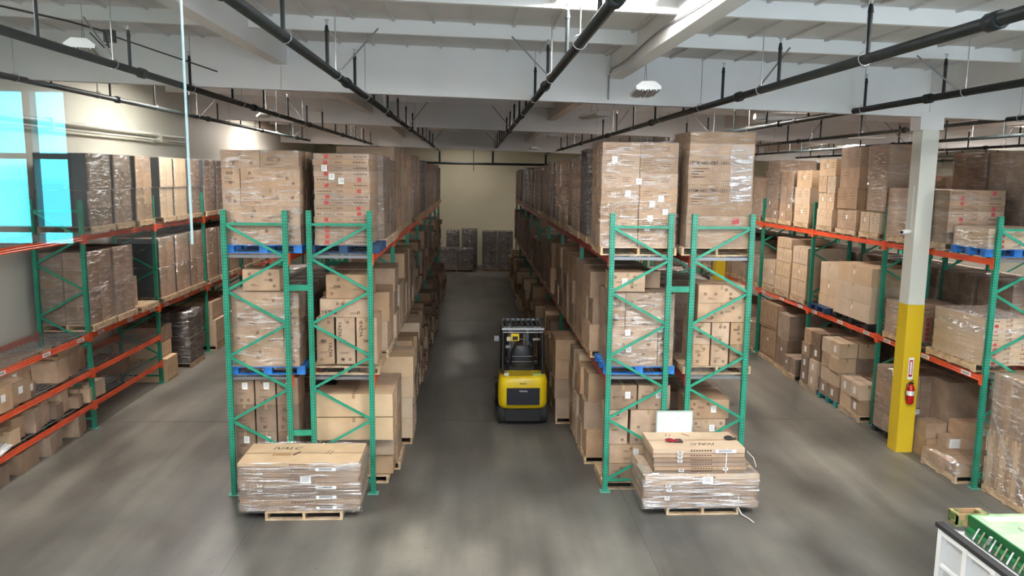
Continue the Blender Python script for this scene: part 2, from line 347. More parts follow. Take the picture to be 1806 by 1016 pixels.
# columns
def column(x, y, label, h):
    o = empty('column', (x, y, 0)); s = .17
    MB().box(-s, s, -s, s, 0, 3.04).build('painted_base', YEL, o)
    u = MB(); u.box(-s+.004, s-.004, -s+.004, s-.004, 3.04, h); u.build('shaft', COLW, o)
    u = MB(); u.box(-s-.06, s+.06, -s-.01, s+.01, h-.22, h+.12); u.build('cap_plate', CEIL, o)
    return tag(o, label, 'column', 'steel roof columns')
colm = column(8.77, 15.02, 'square white steel column with tall yellow base standing before the column rack', 6.66)
column(8.77, 27.3, 'white and yellow column seen through the end frame behind the whiteboard rack', 6.72)
column(8.77, 39.5, 'white and yellow column deepest down the column aisle', 6.5)
# things on the column
e = empty('fire_extinguisher', (8.76, 14.78, 1.02))
p = MB(); p.tube([(0, 0, .02), (0, 0, .05), (0, 0, .34), (0, 0, .4), (0, 0, .43)], .07, 12, radii=[.055, .072, .072, .045, .025]); p.build('cylinder_body', EXTRED, e)
p = MB(); p.box(-.012, .012, -.07, .03, .44, .475); p.box(-.012, .012, -.07, .0, .5, .515); p.tube([(0, 0, .42), (0, 0, .47)], .016, 8); p.build('handle', BLACK, e)
MB().tube([(-.02, 0, .45), (-.1, -.02, .42), (-.12, -.02, .25), (-.09, -.01, .1)], .009, 6).build('hose', BLACK, e)
p = MB(); p.tube([(0, 0, .2), (0, 0, .29)], .0735, 12, False); p.build('paper_label', PAPER, e)
MB().box(-.02, .02, .05, .075, .1, .45).build('bracket', GREY, e)
tag(e, 'red fire extinguisher hung on the yellow column base', 'fire extinguisher')
e = empty('extinguisher_sign', (8.76, 14.845, 1.52))
MB().box(-.055, .055, -.004, 0, 0, .45).build('sign_panel', PAPER, e)
MB().box(-.035, .035, -.006, -.0045, .06, .4).build('red_field', EXTRED, e)
MB().box(-.02, .02, -.0075, -.0065, .1, .37).build('arrow_strip', PAPER, e)
tag(e, 'narrow red and white extinguisher sign on the yellow column', 'sign')
e = empty('security_camera', (8.56, 14.98, 4.48))
MB().tube([(.04, 0, 0), (-.02, 0, 0)], .04, 10).build('mount', WHITE, e); MB().tube([(-.02, 0, 0), (-.16, -.05, -.01)], .045, 12).build('housing', WHITE, e); MB().tube([(-.155, -.048, -.01), (-.175, -.055, -.012)], .03, 10).build('lens', BLACK, e)
MB().box(.032, .044, -.01, .01, .05, .9).build('conduit', WHITE, e)
tag(e, 'small white security camera halfway up the white column', 'camera')

# ------------------------------------------------------------------ sprinkler pipes
PX = [-8.05, -5.0, -1.95, 1.1, 4.15, 7.2, 10.25, 13.3, 16.35, 19.4, 22.4]
PZ = [7.08, 6.95, 6.86, 6.86, 6.75, 6.77, 6.66, 6.6, 6.54, 6.48, 6.42]
def pipe_x(i):
    kk = {0: -5.03, 1: -3.41, 2: -1.41, 3: .80, 4: 3.28, 5: 5.6}
    return kk[i]*(PZ[i]-CAM_Z) if i in kk else PX[i]
PLACE = ['nearest the side wall', 'above the floor beside the side wall rack', 'over the rack across from the forklift', 'over the rack beside the forklift', 'over the whiteboard rack', 'over the column aisle',
         'behind the column rack', 'over the racks past the column', 'deep in the outer hall', 'over the outer hall middle', 'by the outer hall wall']
for i, z in enumerate(PZ):
    x = pipe_x(i); o = empty('sprinkler_pipe', (x, 0, z)); r = .055 if i < 6 else .045
    y_end = 45.6
    ends = [0.6, 6.3, 12.4, 18.5, 24.6, 30.7, 36.8, y_end]
    for a, b in zip(ends, ends[1:]): MB().tube([(0, a, 0), (0, b, 0)], r, 12).build('pipe_length', PIPE, o)
    for a in ends[1:-1]:
        MB().tube([(0, a-.08, 0), (0, a-.075, 0), (0, a+.075, 0), (0, a+.08, 0)], r+.02, 12, radii=[r+.008, r+.022, r+.022, r+.008]).build('coupling', PIPE, o)
    # sprigs with upright heads
    sp = MB(); sp.tube([(0, 0, 0), (0, 0, .5)], .024, 8); sp.tube([(0, 0, .47), (0, 0, .56)], .03, 8, radii=[.032, .018]); spm = sp.mesh('sprig', PIPE)
    hd = MB(); hd.tube([(0, 0, .56), (0, 0, .62)], .009, 6); hd.tube([(0, 0, .62), (0, 0, .63)], .035, 10); hd.bar((-.02, 0, .57), (-.012, 0, .62), .005, .005); hd.bar((.02, 0, .57), (.012, 0, .62), .005, .005); hdm = hd.mesh('sprinkler_head', STEEL)
    y = 1.0 + (1.2 if i % 2 else 0) 
    while y < 45:
        if min(abs(y-b-.1) for b in BY) > .25:
            s_ = ob('sprig', spm, o, (0, y, 0)); ob('sprinkler_head', hdm, s_)
        y += 2.45
    rodm = MB().tube([(0, 0, .0), (0, 0, roof_z(x, 10)-z-.02)], .009, 6).mesh('hanger_rod', STEEL)
    ringm = MB().tube([(math.cos(t)*(r+.02), 0, math.sin(t)*(r+.02)+.01) for t in [2*PI*k/12 for k in range(13)]], .006, 5, False).mesh('hanger_ring', STEEL)
    y = 2.3
    while y < 45:
        if min(abs(y-b-.1) for b in BY) > .2:
            ob('hanger_rod', rodm, o, (0, y, .0)); ob('hanger_ring', ringm, o, (0, y, 0))
        y += 3.05
    for y in (11.6, 23.9, 36):
        MB().tube([(0, y, .03), (.55 if i % 2 == 0 else -.55, y+.25, roof_z(x, y)-z-.25)], .013, 6).build('sway_brace', GREY, o)
    tag(o, 'long black iron sprinkler pipe with upright heads ' + PLACE[i], 'pipe', 'sprinkler branch pipes')
o = empty('main_pipe', (0, 45.6, 6.12))
MB().tube([(-9.2, 0, .05), (-3, 0, .05), (3.4, 0, 0), (12, 0, 0)], .07, 12).build('pipe_length', PIPE, o)
for i in (1, 2, 3, 4, 5): MB().tube([(pipe_x(i), 0, .0), (pipe_x(i), 0, PZ[i]-6.12)], .06, 10).build('riser', PIPE, o)
MB().tube([(.0, 0, 1.4), (0, 0, -.4)], .02, 6).build('drain_rod', PIPE, o)
tag(o, 'black sprinkler main crossing in front of the end wall', 'pipe')
o = empty('wall_pipe', (-9.3, 0, 6.55))
MB().tube([(0, 8, 0), (0, 26, 0)], .05, 10).build('pipe_length', COLW, o); MB().tube([(.0, 8, -.14), (0, 26, -.14)], .03, 8).build('conduit_run', COLW, o)
for y in (12, 18, 24): MB().box(-.14, .07, y-.05, y+.05, -.2, .08).build('bracket', COLW, o)
tag(o, 'white painted pipe running high along the pale side wall', 'pipe')

# ------------------------------------------------------------------ light fixtures (off)
def fixture(x, y, z, rz, label):
    o = empty('light_fixture', (x, y, z), rz)
    b = MB(); prof = [(-.19, 0), (-.2, .05), (-.1, .13), (.1, .13), (.2, .05), (.19, 0)]
    n = len(prof); vs = [(px, yy, pz) for yy in (-.6, .6) for px, pz in prof]
    b.add(vs, [(i, i+1, n+i+1, n+i) for i in range(n-1)] + [tuple(range(n))[::-1], tuple(range(n, 2*n))]); b.build('housing', WHITE, o)
    for t in (-.13, -.045, .045, .13): MB().tube([(t, -.56, -.0), (t, .56, -.0)], .016, 8).build('tube_lamp', STEEL, o)
    for t in (-.088, 0, .088): MB().bar((t, -.58, -.0), (t, .58, -.0), .008, .05).build('reflector_fin', WHITE, o)
    h = MB(); top = roof_z(x, y)-z-.02
    for s in (-1, 1): h.tube([(0, s*.25, .13), (0, s*.03, .45)], .004, 5)
    h.tube([(0, 0, .45), (0, 0, top)], .004, 5); h.build('hanger_cable', GREY, o)
    return tag(o, label, 'light fixture', 'suspended tube light fixtures')
fixture(2.82, 13.1, 6.85, -.12, 'unlit white tube fixture hanging over the mouth of the forklift aisle')
fixture(3.06, 20.2, 6.98, .25, 'dull unlit tube fixture hanging second in line over the rack beside the forklift')
fixture(2.9, 29.0, 6.9, 0, 'small unlit tube fixture hanging third down the forklift aisle line')
fixture(2.9, 38.0, 6.75, 0, 'unlit tube fixture hanging last before the end wall')
fixture(-5.75, 12.2, 7.2, .35, 'unlit tube fixture with black cord hanging over the floor by the side wall rack')
fixture(-5.6, 21.8, 7.0, .35, 'unlit tube fixture hanging second in line near the side wall')
fixture(4.35, 8.1, 7.4, 0, 'tube fixture at the top edge over the column aisle mouth')
fixture(7.6, 19.5, 6.95, 1.4, 'unlit tube fixture slung crosswise over the column rack')
fixture(12.3, 24.5, 6.75, 1.57, 'tube fixture slung crosswise behind the column rack')
o = empty('power_cord', (-5.75, 12.2, 7.2))
MB().tube([(-1.6, -3.4, .45), (-.8, -2.0, .42), (.0, -.4, .38), (.3, .0, .32), (.32, .1, .1)], .016, 6).build('cord_run', BLACK, o)
MB().tube([(.1, 0, .3), (.25, .1, .1), (.3, .3, .3), (1.2, 2.3, .05)], .012, 6).build('cord_loop', BLACK, o)
MB().box(.2, .34, .2, .32, .2, .38).build('junction_box', BLACK, o)
tag(o, 'black power cord strung to the light fixture near the side wall', 'cord')
o = empty('conduit', (0, 0, 0))
pts = [(2.50, y, roof_z(2.5, y)-.30+.03*math.sin(y*1.3)) for y in [5+.5*k for k in range(20)]]
MB().tube(pts, .012, 6).build('cable_run', GREY, o)
MB().tube([(2.5, 14.5, 7.42), (2.5, 14.78, 7.35), (2.5, 14.8, 6.9)], .014, 6).build('drop', GREY, o)
MB().box(2.45, 2.56, 14.7, 14.84, 7.35, 7.46).build('junction_box', WHITE, o)
tag(o, 'grey cable stapled along the white girder over the forklift aisle mouth', 'cable')

# ------------------------------------------------------------------ pallet racks
YF, BAY, H = 13.0, 3.65, 4.88
NODES = [4.65-.555*k for k in range(9)]
_post = MB(); 
_post.box(-.042, .042, -.038, .038, 0, H)
POSTME = _post.mesh('post', POST)
FOOTME = MB().box(-.09, .09, -.075, .075, 0, .012).mesh('foot_plate', mat('worn_green_foot', (.12, .35, .28), .6))
def c_beam(length, m):
    """box beam with a step and two pressed grooves, running along +y from 0"""
    b = MB(); prof = [(-.02, -.055), (.02, -.055), (.02, -.03), (.014, -.024), (.014, -.012), (.02, -.006), (.02, .012), (.014, .018), (.014, .028), (.02, .034), (.02, .055), (.006, .055), (.006, .038), (-.02, .038)]
    n = len(prof); vs = [(a, y, c_) for y in (.04, length-.04) for a, c_ in prof]
    b.add(vs, [(i, (i+1) % n, n+(i+1) % n, n+i) for i in range(n)] + [tuple(range(n))[::-1], tuple(range(n, 2*n))])
    return b.mesh('load_beam', m)
BEAMS = {m.name: c_beam(BAY, m) for m in (ORANGE, MAROON)}
CONN = {m.name: MB().box(-.026, .026, -.04, .04, -.1, .1).mesh('beam_connector', m) for m in (ORANGE, MAROON)}
def wire_deck(dx):
    b = MB()
    for k in range(24): y = .08 + k*(BAY-.16)/23; b.box(-dx/2, dx/2, y-.004, y+.004, -.004, .004)
    for k in range(9): x = -dx/2 + .03 + k*(dx-.06)/8; b.box(x-.005, x+.005, .05, BAY-.05, .004, .012)
    return b.mesh('wire_deck', GALV)
DECKME = wire_deck(.95)
BARME = MB().box(-.46, .46, -.02, .02, -.03, .02).mesh('support_bar', GREY)
def rack(rname, x0, x1, k0, k1, levels, m, faces, label, mirror=False, spacer=None, plates=False, extra=()):
    o = empty('pallet_rack', ((x0+x1)/2, YF+k0*BAY, 0)); cx = (x0+x1)/2; hw = (x1-x0)/2
    brace = {}
    def strut(a, b, y):
        key = (round(a[0], 2), round(a[1], 2), round(b[0], 2), round(b[1], 2))
        if key not in brace: brace[key] = MB().bar((a[0], 0, a[1]), (b[0], 0, b[1]), .03, .042).mesh('brace', GREEN)
        ob('brace', brace[key], o, (0, y, 0))
    for k in range(k0, k1+1):
        y = (k-k0)*BAY
        for sx in (-hw, hw):
            p = ob('post', POSTME, o, (sx, y, 0)); ob('foot_plate', FOOTME, p)
        s = -1 if mirror else 1
        for z in (NODES[0], NODES[-1]): strut((-hw, z), (hw, z), y)
        for i in range(8):
            a = -s*hw if i % 2 == 0 else s*hw
            strut((a, NODES[i]), (-a, NODES[i+1]), y)
    for k in range(k0, k1):
        lv = list(levels)
        if k in extra: lv += [1.24, .54]
        for z in lv:
            if z > 3 and k in EMPTYTOP.get(rname, ()): pass
            for sx in (-hw, hw):
                b = ob('load_beam', BEAMS[m.name], o, (sx+(.03 if sx > 0 else -.03), (k-k0)*BAY, z))
                if sx < 0: b.rotation_euler = (0, 0, PI); b.location.y += BAY
                for yy in (.038, BAY-.038): ob('beam_connector', CONN[m.name], b, (0, yy, -.02))
                if plates and 1.5 < z < 3:
                    lm = PLATE
                    for yy in (.45, 1.9, 3.2): ob('location_label', lm, b, (.021, yy, 0))
            d = ob('wire_deck', DECKME, o, (0, (k-k0)*BAY, z+.065)); d['kind'] = 'stuff'
            ob('support_bar', BARME, o, (0, (k-k0)*BAY+.045, z+.03)); 
    if spacer:
        for k in range(k0, k1+1):
            for z in (3.6, 1.1):
                MB().box(hw+.042, hw+.042+spacer, -.015, .015, z-.05, z+.05).build('row_spacer', GREEN, o, (0, (k-k0)*BAY, 0))
    return tag(o, label, 'pallet rack', 'pallet racks')
EMPTYTOP = {}
_pl = MB(); _pl.box(0, .002, -.14, .14, -.035, .035); _pl.m = 1
for k in range(6): _pl.box(.002, .003, -.11+k*.035, -.09+k*.035, -.018, .016)
PLATE = _pl.mesh('location_label', [PAPER, INK])
UZ, MZ = 4.09, 2.02
LX0, LX1 = -9.12, -8.13
AX0, AX1, BX0, BX1 = -4.08, -3.09, -2.70, -1.71
CX0, CX1, DX0, DX1 = 2.33, 3.32, 3.72, 4.71
EX0, EX1, FX0, FX1 = 9.03, 10.02, 10.4, 11.4
rack('L', LX0, LX1, -2, 8, (UZ, MZ), ORANGE, 'r', 'green and orange pallet rack along the pale side wall', plates=True, extra=(-2, -1, 0, 1))
rack('A', AX0, AX1, 0, 7, (UZ, MZ), ORANGE, 'l', 'green pallet rack facing the side wall rack, blue pallets in its end bay', spacer=.305)
rack('B', BX0, BX1, 0, 7, (UZ, MZ), ORANGE, 'r', 'green pallet rack across the aisle from the yellow forklift', mirror=True)
rack('C', CX0, CX1, 0, 8, (UZ, MZ), MAROON, 'l', 'green pallet rack with dark red beams beside the yellow forklift', spacer=.31)
rack('D', DX0, DX1, 0, 8, (UZ, MZ), MAROON, 'r', 'green pallet rack holding the tall ITEM NO cartons, facing the column', mirror=True)
rack('E', EX0, EX1, 0, 8, (UZ, MZ), ORANGE, 'l', 'green and orange pallet rack behind the yellow column', plates=True)
rack('F', FX0, FX1, 0, 8, (UZ, MZ), ORANGE, 'r', 'green pallet rack backing onto the rack behind the column')

# ------------------------------------------------------------------ pallets
def pallet_boards(w, d):
    """(name, box) pieces of a stringer pallet w wide (x) by d deep (y), .14 high; stringers run along y"""
    P = []
    for x in (-w/2+.02, 0, w/2-.02): P.append(('stringer', (x-.02, x+.02, -d/2, d/2, .018, .122)))
    n = 7; bw = .1
    for k in range(n):
        y = -d/2 + bw/2 + k*(d-bw)/(n-1); P.append(('deck_board', (-w/2, w/2, y-bw/2, y+bw/2, .122, .14)))
    for y in (-d/2+.05, 0, d/2-.05): P.append(('bottom_board', (-w/2, w/2, y-.05, y+.05, 0, .018)))
    return P
_pal = {}
def pallet_mesh(w, d, m, blocks=False):
    k = (w, d, m.name, blocks)
    if k not in _pal:
        b = MB()
        for nme, bx in pallet_boards(w, d):
            if blocks and nme == 'stringer':
                cx = (bx[0]+bx[1])/2; cx = max(-w/2+.07, min(w/2-.07, cx))
                for y in (-d/2+.07, 0, d/2-.07): b.box(cx-.07, cx+.07, y-.07, y+.07, .018, .122)
            else: b.box(*bx)
        _pal[k] = b.mesh('pallet', m)
    return _pal[k]
_pcs = {}
def pallet(x, y, z, where, m=WOOD, w=1.22, d=1.02, rz=0, parts=False, colour=None):
    colour = colour or {'pallet_wood': 'wooden', 'blue_pallet_paint': 'blue painted', 'dark_blue_pallet_paint': 'dark blue', 'teal_pallet_plastic': 'teal plastic', 'black_plastic': 'black plastic'}[m.name]
    if parts:
        o = empty('pallet', (x, y, z), rz)
        for nme, bx in pallet_boards(w, d):
            if m != WOOD and nme == 'stringer':
                cx = (bx[0]+bx[1])/2; cx = max(-w/2+.07, min(w/2-.07, cx))
                for yy in (-d/2+.07, 0, d/2-.07):
                    kk = (nme, m.name); 
                    if kk not in _pcs: _pcs[kk] = MB().box(-.07, .07, -.07, .07, .018, .122).mesh('block', m)
                    ob('block', _pcs[kk], o, (cx, yy, 0))
                continue
            kk = (nme, w, d, m.name, round(bx[5], 3))
            if kk not in _pcs: _pcs[kk] = MB().box(-(bx[1]-bx[0])/2, (bx[1]-bx[0])/2, -(bx[3]-bx[2])/2, (bx[3]-bx[2])/2, bx[4], bx[5]).mesh(nme, m)
            ob(nme, _pcs[kk], o, ((bx[0]+bx[1])/2, (bx[2]+bx[3])/2, 0))
    else:
        o = ob('pallet', pallet_mesh(w, d, m, m != WOOD), None, (x, y, z), rz)
    tag(o, f'{colour} pallet {where}', 'pallet', 'pallets under the loads')
    return o

# ------------------------------------------------------------------ cartons
_cm = {}
def carton_mesh(w, d, h, m=CARD, seam='y'):
    k = (round(w, 3), round(d, 3), round(h, 3), m.name, seam)
    if k in _cm: return _cm[k]
    w, d, h = k[:3]; b = MB(); x, y = w/2, d/2; g = .004; e = min(.02, h*.08)
    # body with a shallow centre seam between the two top flaps, and taped edges
    b.box(-x, x, -y, y, 0, h-.006, skip='t')
    if seam == 'y':   # seam runs along y
        b.box(-x, -g, -y, y, h-.006, h, skip='b'); b.box(g, x, -y, y, h-.006, h, skip='b')
        b.m = 1; b.add([(-g, -y, h-.006), (g, -y, h-.006), (g, y, h-.006), (-g, y, h-.006)], [(0, 1, 2, 3)])
        b.m = 2; b.box(-.025, .025, -y-.001, y+.001, h-.0005, h+.001, skip='b')
        for yy, s in ((-y-.001, 1), (y+.001, -1)): b.add([(-.025, yy, h-min(.08, h*.4)), (.025, yy, h-min(.08, h*.4)), (.025, yy, h), (-.025, yy, h)], [(0, 1, 2, 3)])
    else:
        b.box(-x, x, -y, -g, h-.006, h, skip='b'); b.box(-x, x, g, y, h-.006, h, skip='b')
        b.m = 1; b.add([(-x, -g, h-.006), (x, -g, h-.006), (x, g, h-.006), (-x, g, h-.006)], [(0, 1, 2, 3)])
        b.m = 2; b.box(-x-.001, x+.001, -.025, .025, h-.0005, h+.001, skip='b')
        for xx in (-x-.001, x+.001): b.add([(xx, -.025, h-min(.08, h*.4)), (xx, .025, h-min(.08, h*.4)), (xx, .025, h), (xx, -.025, h)], [(0, 1, 2, 3)])
    _cm[k] = b.mesh('carton', [m, SEAM, TAPE]); return _cm[k]
rnd = random.Random(11)
def marks(parent, w, d, h, face='f', seed=0, stamps=4, style='stamp'):
    """printed stamps and lines of small print on one face of a carton"""
    R = random.Random(seed); b = MB()
    y = -d/2-.0015
    def quad(x0, x1, z0, z1):
        if face == 'f': b.add([(x0, y, z0), (x1, y, z0), (x1, y, z1), (x0, y, z1)], [(0, 1, 2, 3)])
        elif face == 'l': xx = -w/2-.0015; b.add([(xx, x0, z0), (xx, x1, z0), (xx, x1, z1), (xx, x0, z1)], [(0, 1, 2, 3)])
        else: xx = w/2+.0015; b.add([(xx, x0, z0), (xx, x1, z0), (xx, x1, z1), (xx, x0, z1)], [(0, 1, 2, 3)])
    W = w if face == 'f' else d
    def ring(cx, cz, r):
        c_ = (cx, y, cz) if face == 'f' else ((-w/2-.0015 if face == 'l' else w/2+.0015), cx, cz)
        b.disc(c_, r, 'y' if face == 'f' else 'x', 12, r_in=r*.45); b.disc(c_, r*.2, 'y' if face == 'f' else 'x', 6)
    if style == 'stamp':
        for k in range(stamps): ring(R.uniform(-W/2+.07, W/2-.07), R.choice([.08, h-.08, h*.5]), .026)
        for k in range(2):
            x0 = R.uniform(-W/2+.05, W/2-.25); z0 = R.uniform(.06, h-.1)
            for j in range(2): quad(x0, x0+R.uniform(.08, .16), z0-j*.02, z0-j*.02+.008)
    elif style == 'lines':
        x0 = -W*.42; z0 = h*.75
        for j in range(3): quad(x0, x0+W*R.uniform(.15, .3), z0-j*h*.13, z0-j*h*.13+.01)
        x0 = W*.05
        for j in range(3): quad(x0, x0+W*R.uniform(.15, .3), z0-j*h*.13-.02, z0-j*h*.13-.01)
    elif style == 'bars':   # tall printed bars across a long carton
        for k in range(4):
            x0 = -W/2 + W*(k+.5)/4.5; quad(x0, x0+.018, h*.3, h*.7)
        quad(-W*.45, W*.45, h*.06, h*.09)
    return b.build('printed_marks', BROWNINK, parent)
def stick(parent, x, y, z, w=.1, h=.12, face='f', tilt=0, m=PAPER):
    b = MB()
    if face == 'f': b.box(-w/2, w/2, -.002, 0, -h/2, h/2); b.m = 1; [b.box(-w*.35, w*.3, -.003, -.002, h*(.3-.17*j), h*(.3-.17*j)+.006) for j in range(4)]
    elif face == 'l': b.box(-.002, 0, -w/2, w/2, -h/2, h/2)
    elif face == 'r': b.box(0, .002, -w/2, w/2, -h/2, h/2)
    o = b.build('shipping_label', [m, GREY], parent, (x, y, z))
    if tilt: o.rotation_euler = (0, tilt, 0)
    return o
N_TOP = [0]
far_boxes = MB()
LIMIT = 290
def carton(x, y, z, w, d, h, label, group, m=CARD, rz=0, seam='y', mark=None, seed=0, lab=None):
    """a free standing carton: a thing of its own (x, y centre of its base)"""
    N_TOP[0] += 1
    o = ob('carton', carton_mesh(w, d, h, m, seam), None, (x, y, z), rz)
    tag(o, label, 'carton', group)
    if mark: marks(o, w, d, h, mark[0], seed, mark[1], mark[2] if len(mark) > 2 else 'stamp')
    if lab: stick(o, lab[0], -d/2-.002, lab[1], .09, .12)
    return o
_fm = {}
def film_mesh(w, d, h, m, seed, top=True, n=7):
    k = (round(w, 1), round(d, 1), round(h, 1), m.name, seed % 3, top)
    if k in _fm and (w, d, h) == _fm[k][1]: return _fm[k][0]
    R = random.Random(seed); g = .012; bm_ = bmesh.new()
    nx = nz = n
    def pt(u, v, side):
        a = g + R.uniform(0, .014)
        x, y = w/2, d/2
        z = -.02 + v*(h+.03)
        if side == 0: return (-x-g+u*(w+2*g), -y-a, z)
        if side == 1: return (x+a, -y-g+u*(d+2*g), z)
        if side == 2: return (x+g-u*(w+2*g), y+a, z)
        return (-x-a, y+g-u*(d+2*g), z)
    cols = []
    for side in range(4):
        for i in range(n):
            cols.append([pt(i/n, j/nz, side) for j in range(nz+1)])
    b = MB(); nc = len(cols); b.v = [p for c_ in cols for p in c_]
    for i in range(nc):
        for j in range(nz):
            i2 = (i+1) % nc; b.f.append((i*(nz+1)+j, i2*(nz+1)+j, i2*(nz+1)+j+1, i*(nz+1)+j+1)); b.mi.append(0); b.sm.append(True)
    if top:
        ring = [i*(nz+1)+nz for i in range(nc)]; k0 = len(b.v); b.v.append((0, 0, h+.015))
        for i in range(nc): b.f.append((ring[i], ring[(i+1) % nc], k0)); b.mi.append(0); b.sm.append(True)
    me = b.mesh('stretch_film', m); _fm[k] = (me, (w, d, h)); return me
def wrapped(x, y, z, w, d, layers, label, film=FILM, m=CARD, rz=0, ny=2, mark=None, labels=0, seed=0, group=None, cat='wrapped load', top=True, joined=False, gap=.007, slip=.006, red=False, sides='f', back_of=None):
    """a stretch wrapped load: layers from the bottom up as (height, [x fractions])"""
    o = empty('wrapped_load', (x, y, z), rz); R = random.Random(seed*31+5); zz = 0; J = MB()
    for li, (h, fr) in enumerate(layers):
        tot = sum(fr); x0 = -w/2
        for fi, fx in enumerate(fr):
            cw = w*fx/tot; cxx = x0 + cw/2; x0 += cw
            for k in range(ny):
                cdp = d/ny; yy = -d/2 + cdp*(k+.5)
                jx, jy = R.uniform(-slip, slip), R.uniform(-slip, slip)
                if joined:
                    J.box(cxx-cw/2+gap+jx, cxx+cw/2-gap+jx, yy-cdp/2+gap+jy, yy+cdp/2-gap+jy, zz, zz+h-.005); continue
                c_ = ob('carton', carton_mesh(cw-2*gap, cdp-2*gap, h-.003, m, R.choice('xy')), o, (cxx+jx, yy+jy, zz))
                if mark and k == 0: marks(c_, cw-2*gap, cdp-2*gap, h-.003, 'f', R.randint(0, 12), mark[0], mark[1])
                if red and k == 0:
                    rx = (-.27 if (li not in (5, 6, 11, 9)) else .3)*w
                    q = MB().box(rx-.035, rx+.035, -cdp/2+gap-.002, -cdp/2+gap-.0005, .012, h-.018).build('red_square', REDINK, c_)
                    q = MB(); 
                    for j in range(5): q.box(w*.22+j*.045, w*.22+j*.045+.03, -cdp/2+gap-.002, -cdp/2+gap-.0005, h*.35, h*.6) if rx < 0 else q.box(-w*.45+j*.05, -w*.45+j*.05+.035, -cdp/2+gap-.002, -cdp/2+gap-.0005, h*.35, h*.55)
                    for j in range(2): q.box(-w*.1, w*.02, -cdp/2+gap-.002, -cdp/2+gap-.0005, h*.3+j*.02, h*.3+j*.02+.008)
                    q.build('printed_marks', BROWNINK, c_)
        zz += h
    if joined: J.build('cartons', m, o)['kind'] = 'stuff'
    if film: 
        fo = ob('stretch_film', film_mesh(w, d, zz, film, seed, top), o)
        fo['kind'] = 'thing' if False else 'part'
        del fo['kind']
    for k in range(labels):
        stick(o, R.uniform(-w*.35, w*.35), -d/2-.016, R.uniform(.15*zz, .9*zz), .09, .1)
    return tag(o, label, cat, group)

LV = {0: (0, 'floor level'), 1: (MZ+.075, 'the lower shelf'), 2: (UZ+.075, 'the top shelf')}
RK = {'L': 'side wall rack', 'A': 'rack facing the side wall', 'B': 'rack across from forklift', 'C': 'rack beside forklift', 'D': 'whiteboard end rack', 'E': 'rack behind column', 'F': 'rack backing the column rack', 'G': 'outer hall rack'}
def where(r, lv, k, s): return f"{['on floor level', 'on lower shelf', 'on top shelf'][lv]}, {ORD[k]} bay {ORD[s]} place, {RK[r]}"
def top_z(lv): return 0 if lv == 0 else LV[lv][0]

# ------------------------------------------------------------------ end loads of the centre racks (y just behind the end frames)
YE = 13.07
def at_y(d): return YE + d/2
# A top: blue pallet, wrapped load
pallet(-3.47, YE+.52, 4.165, 'under the wrapped stamped cartons on top of the rack facing side wall', BLUE, 1.26, 1.02, parts=True)
wrapped(-3.48, YE+.52, 4.305, 1.27, 1.02, [(.31, [.77, .23]), (.32, [.77, .23]), (.3, [.24, .76]), (.32, [.24, .76]), (.29, [.5, .5])],
        'tall film wrapped load of round stamped cartons on bright blue pallet, top shelf end', HEAVY, mark=(3, 'stamp'), seed=1, ny=2)
# B top: flat cartons with red squares
pallet(-2.16, YE+.52, 4.165, 'dark and scuffed under the flat red square cartons, top shelf end', DBLUE, 1.2, 1.02, parts=True)
wrapped(-2.17, YE+.52, 4.305, .92, 1.02, [(.094, [1])]*16, 'tall stack of flat cartons with red squares, wrapped, top shelf across from forklift', FILM, ny=1, red=True, seed=2, slip=.012, labels=3)
# C top
pallet(2.8, YE+.52, 4.165, 'under the two column wrapped carton load on top of rack beside forklift', WOOD, 1.3, 1.02, parts=True)
wrapped(2.78, YE+.52, 4.305, 1.3, 1.02, [(.23, [1, 1]), (.25, [1, 1]), (.26, [1, 1]), (.26, [1, 1]), (.24, [1, 1]), (.27, [1, 1]), (.24, [1, 1])],
        'tall wrapped load of plain cartons in two columns with white labels, top shelf beside forklift', HEAVY, mark=(0, 'lines'), labels=8, seed=3)
# D top
pallet(4.15, YE+.52, 4.165, 'under the tall ITEM NO cartons on top of the whiteboard end rack', WOOD, 1.22, 1.02, parts=True)
o = wrapped(4.16, YE+.52, 4.305, 1.12, 1.02, [(.38, [1]), (.16, [1]), (.53, [1]), (.46, [1]), (.22, [1]), (.19, [1])],
        'tallest wrapped load of very large cartons printed ITEM NO, top shelf by the column aisle', FILM, mark=None, seed=4, ny=1)
for z_, sz in ((.96, .078), (1.42, .078)):
    text('ITEM NO.:ZBT-1331-TNT', sz, INK, (-.12, -.52, z_), o)
    b = MB()
    for j in range(4): b.box(-.5, -.5+[.28, .2, .12, .22][j], -.52, -.519, z_-.1-j*.045, z_-.1-j*.045+.014)
    b.box(-.2, .22, -.52, -.519, z_-.3, z_-.294); b.build('printed_marks', BROWNINK, o)
MB().box(.22, .34, -.52, -.518, .4, .5).build('red_square', REDINK, o)
# white glossy sheet of doubled film on its face
fb = MB(); R = random.Random(5); n = 14
for i in range(n+1):
    z_ = .78 + i*.068 if i < n else 1.72
    for j in range(4): fb.v.append((.14+j*.125, -.535-R.uniform(0, .012), z_+R.uniform(-.01, .01)))
for i in range(n):
    for j in range(3): a = i*4+j; fb.f.append((a, a+1, a+5, a+4)); fb.mi.append(0); fb.sm.append(True)
fb.build('film_sheet', film_material('white_film_sheet', .35, .3, .12), o)
# A mid
pallet(-3.47, YE+.52, 2.095, 'bright blue under film wrapped cartons on lower shelf end', BLUE, 1.26, 1.02, parts=True)
wrapped(-3.48, YE+.52, 2.235, 1.12, 1.0, [(.33, [.76, .24]), (.33, [.76, .24]), (.33, [.8, .2]), (.28, [.8, .2])], 'film wrapped stamped cartons on blue pallet, lower shelf end facing side wall', HEAVY, mark=(3, 'stamp'), seed=6)
carton(-3.55, YE+.35, 3.52, .61, .5, .36, 'stamped carton lying on top of the film wrapped load on blue pallet', 'cartons in the end bays', mark=('f', 4), seed=2)
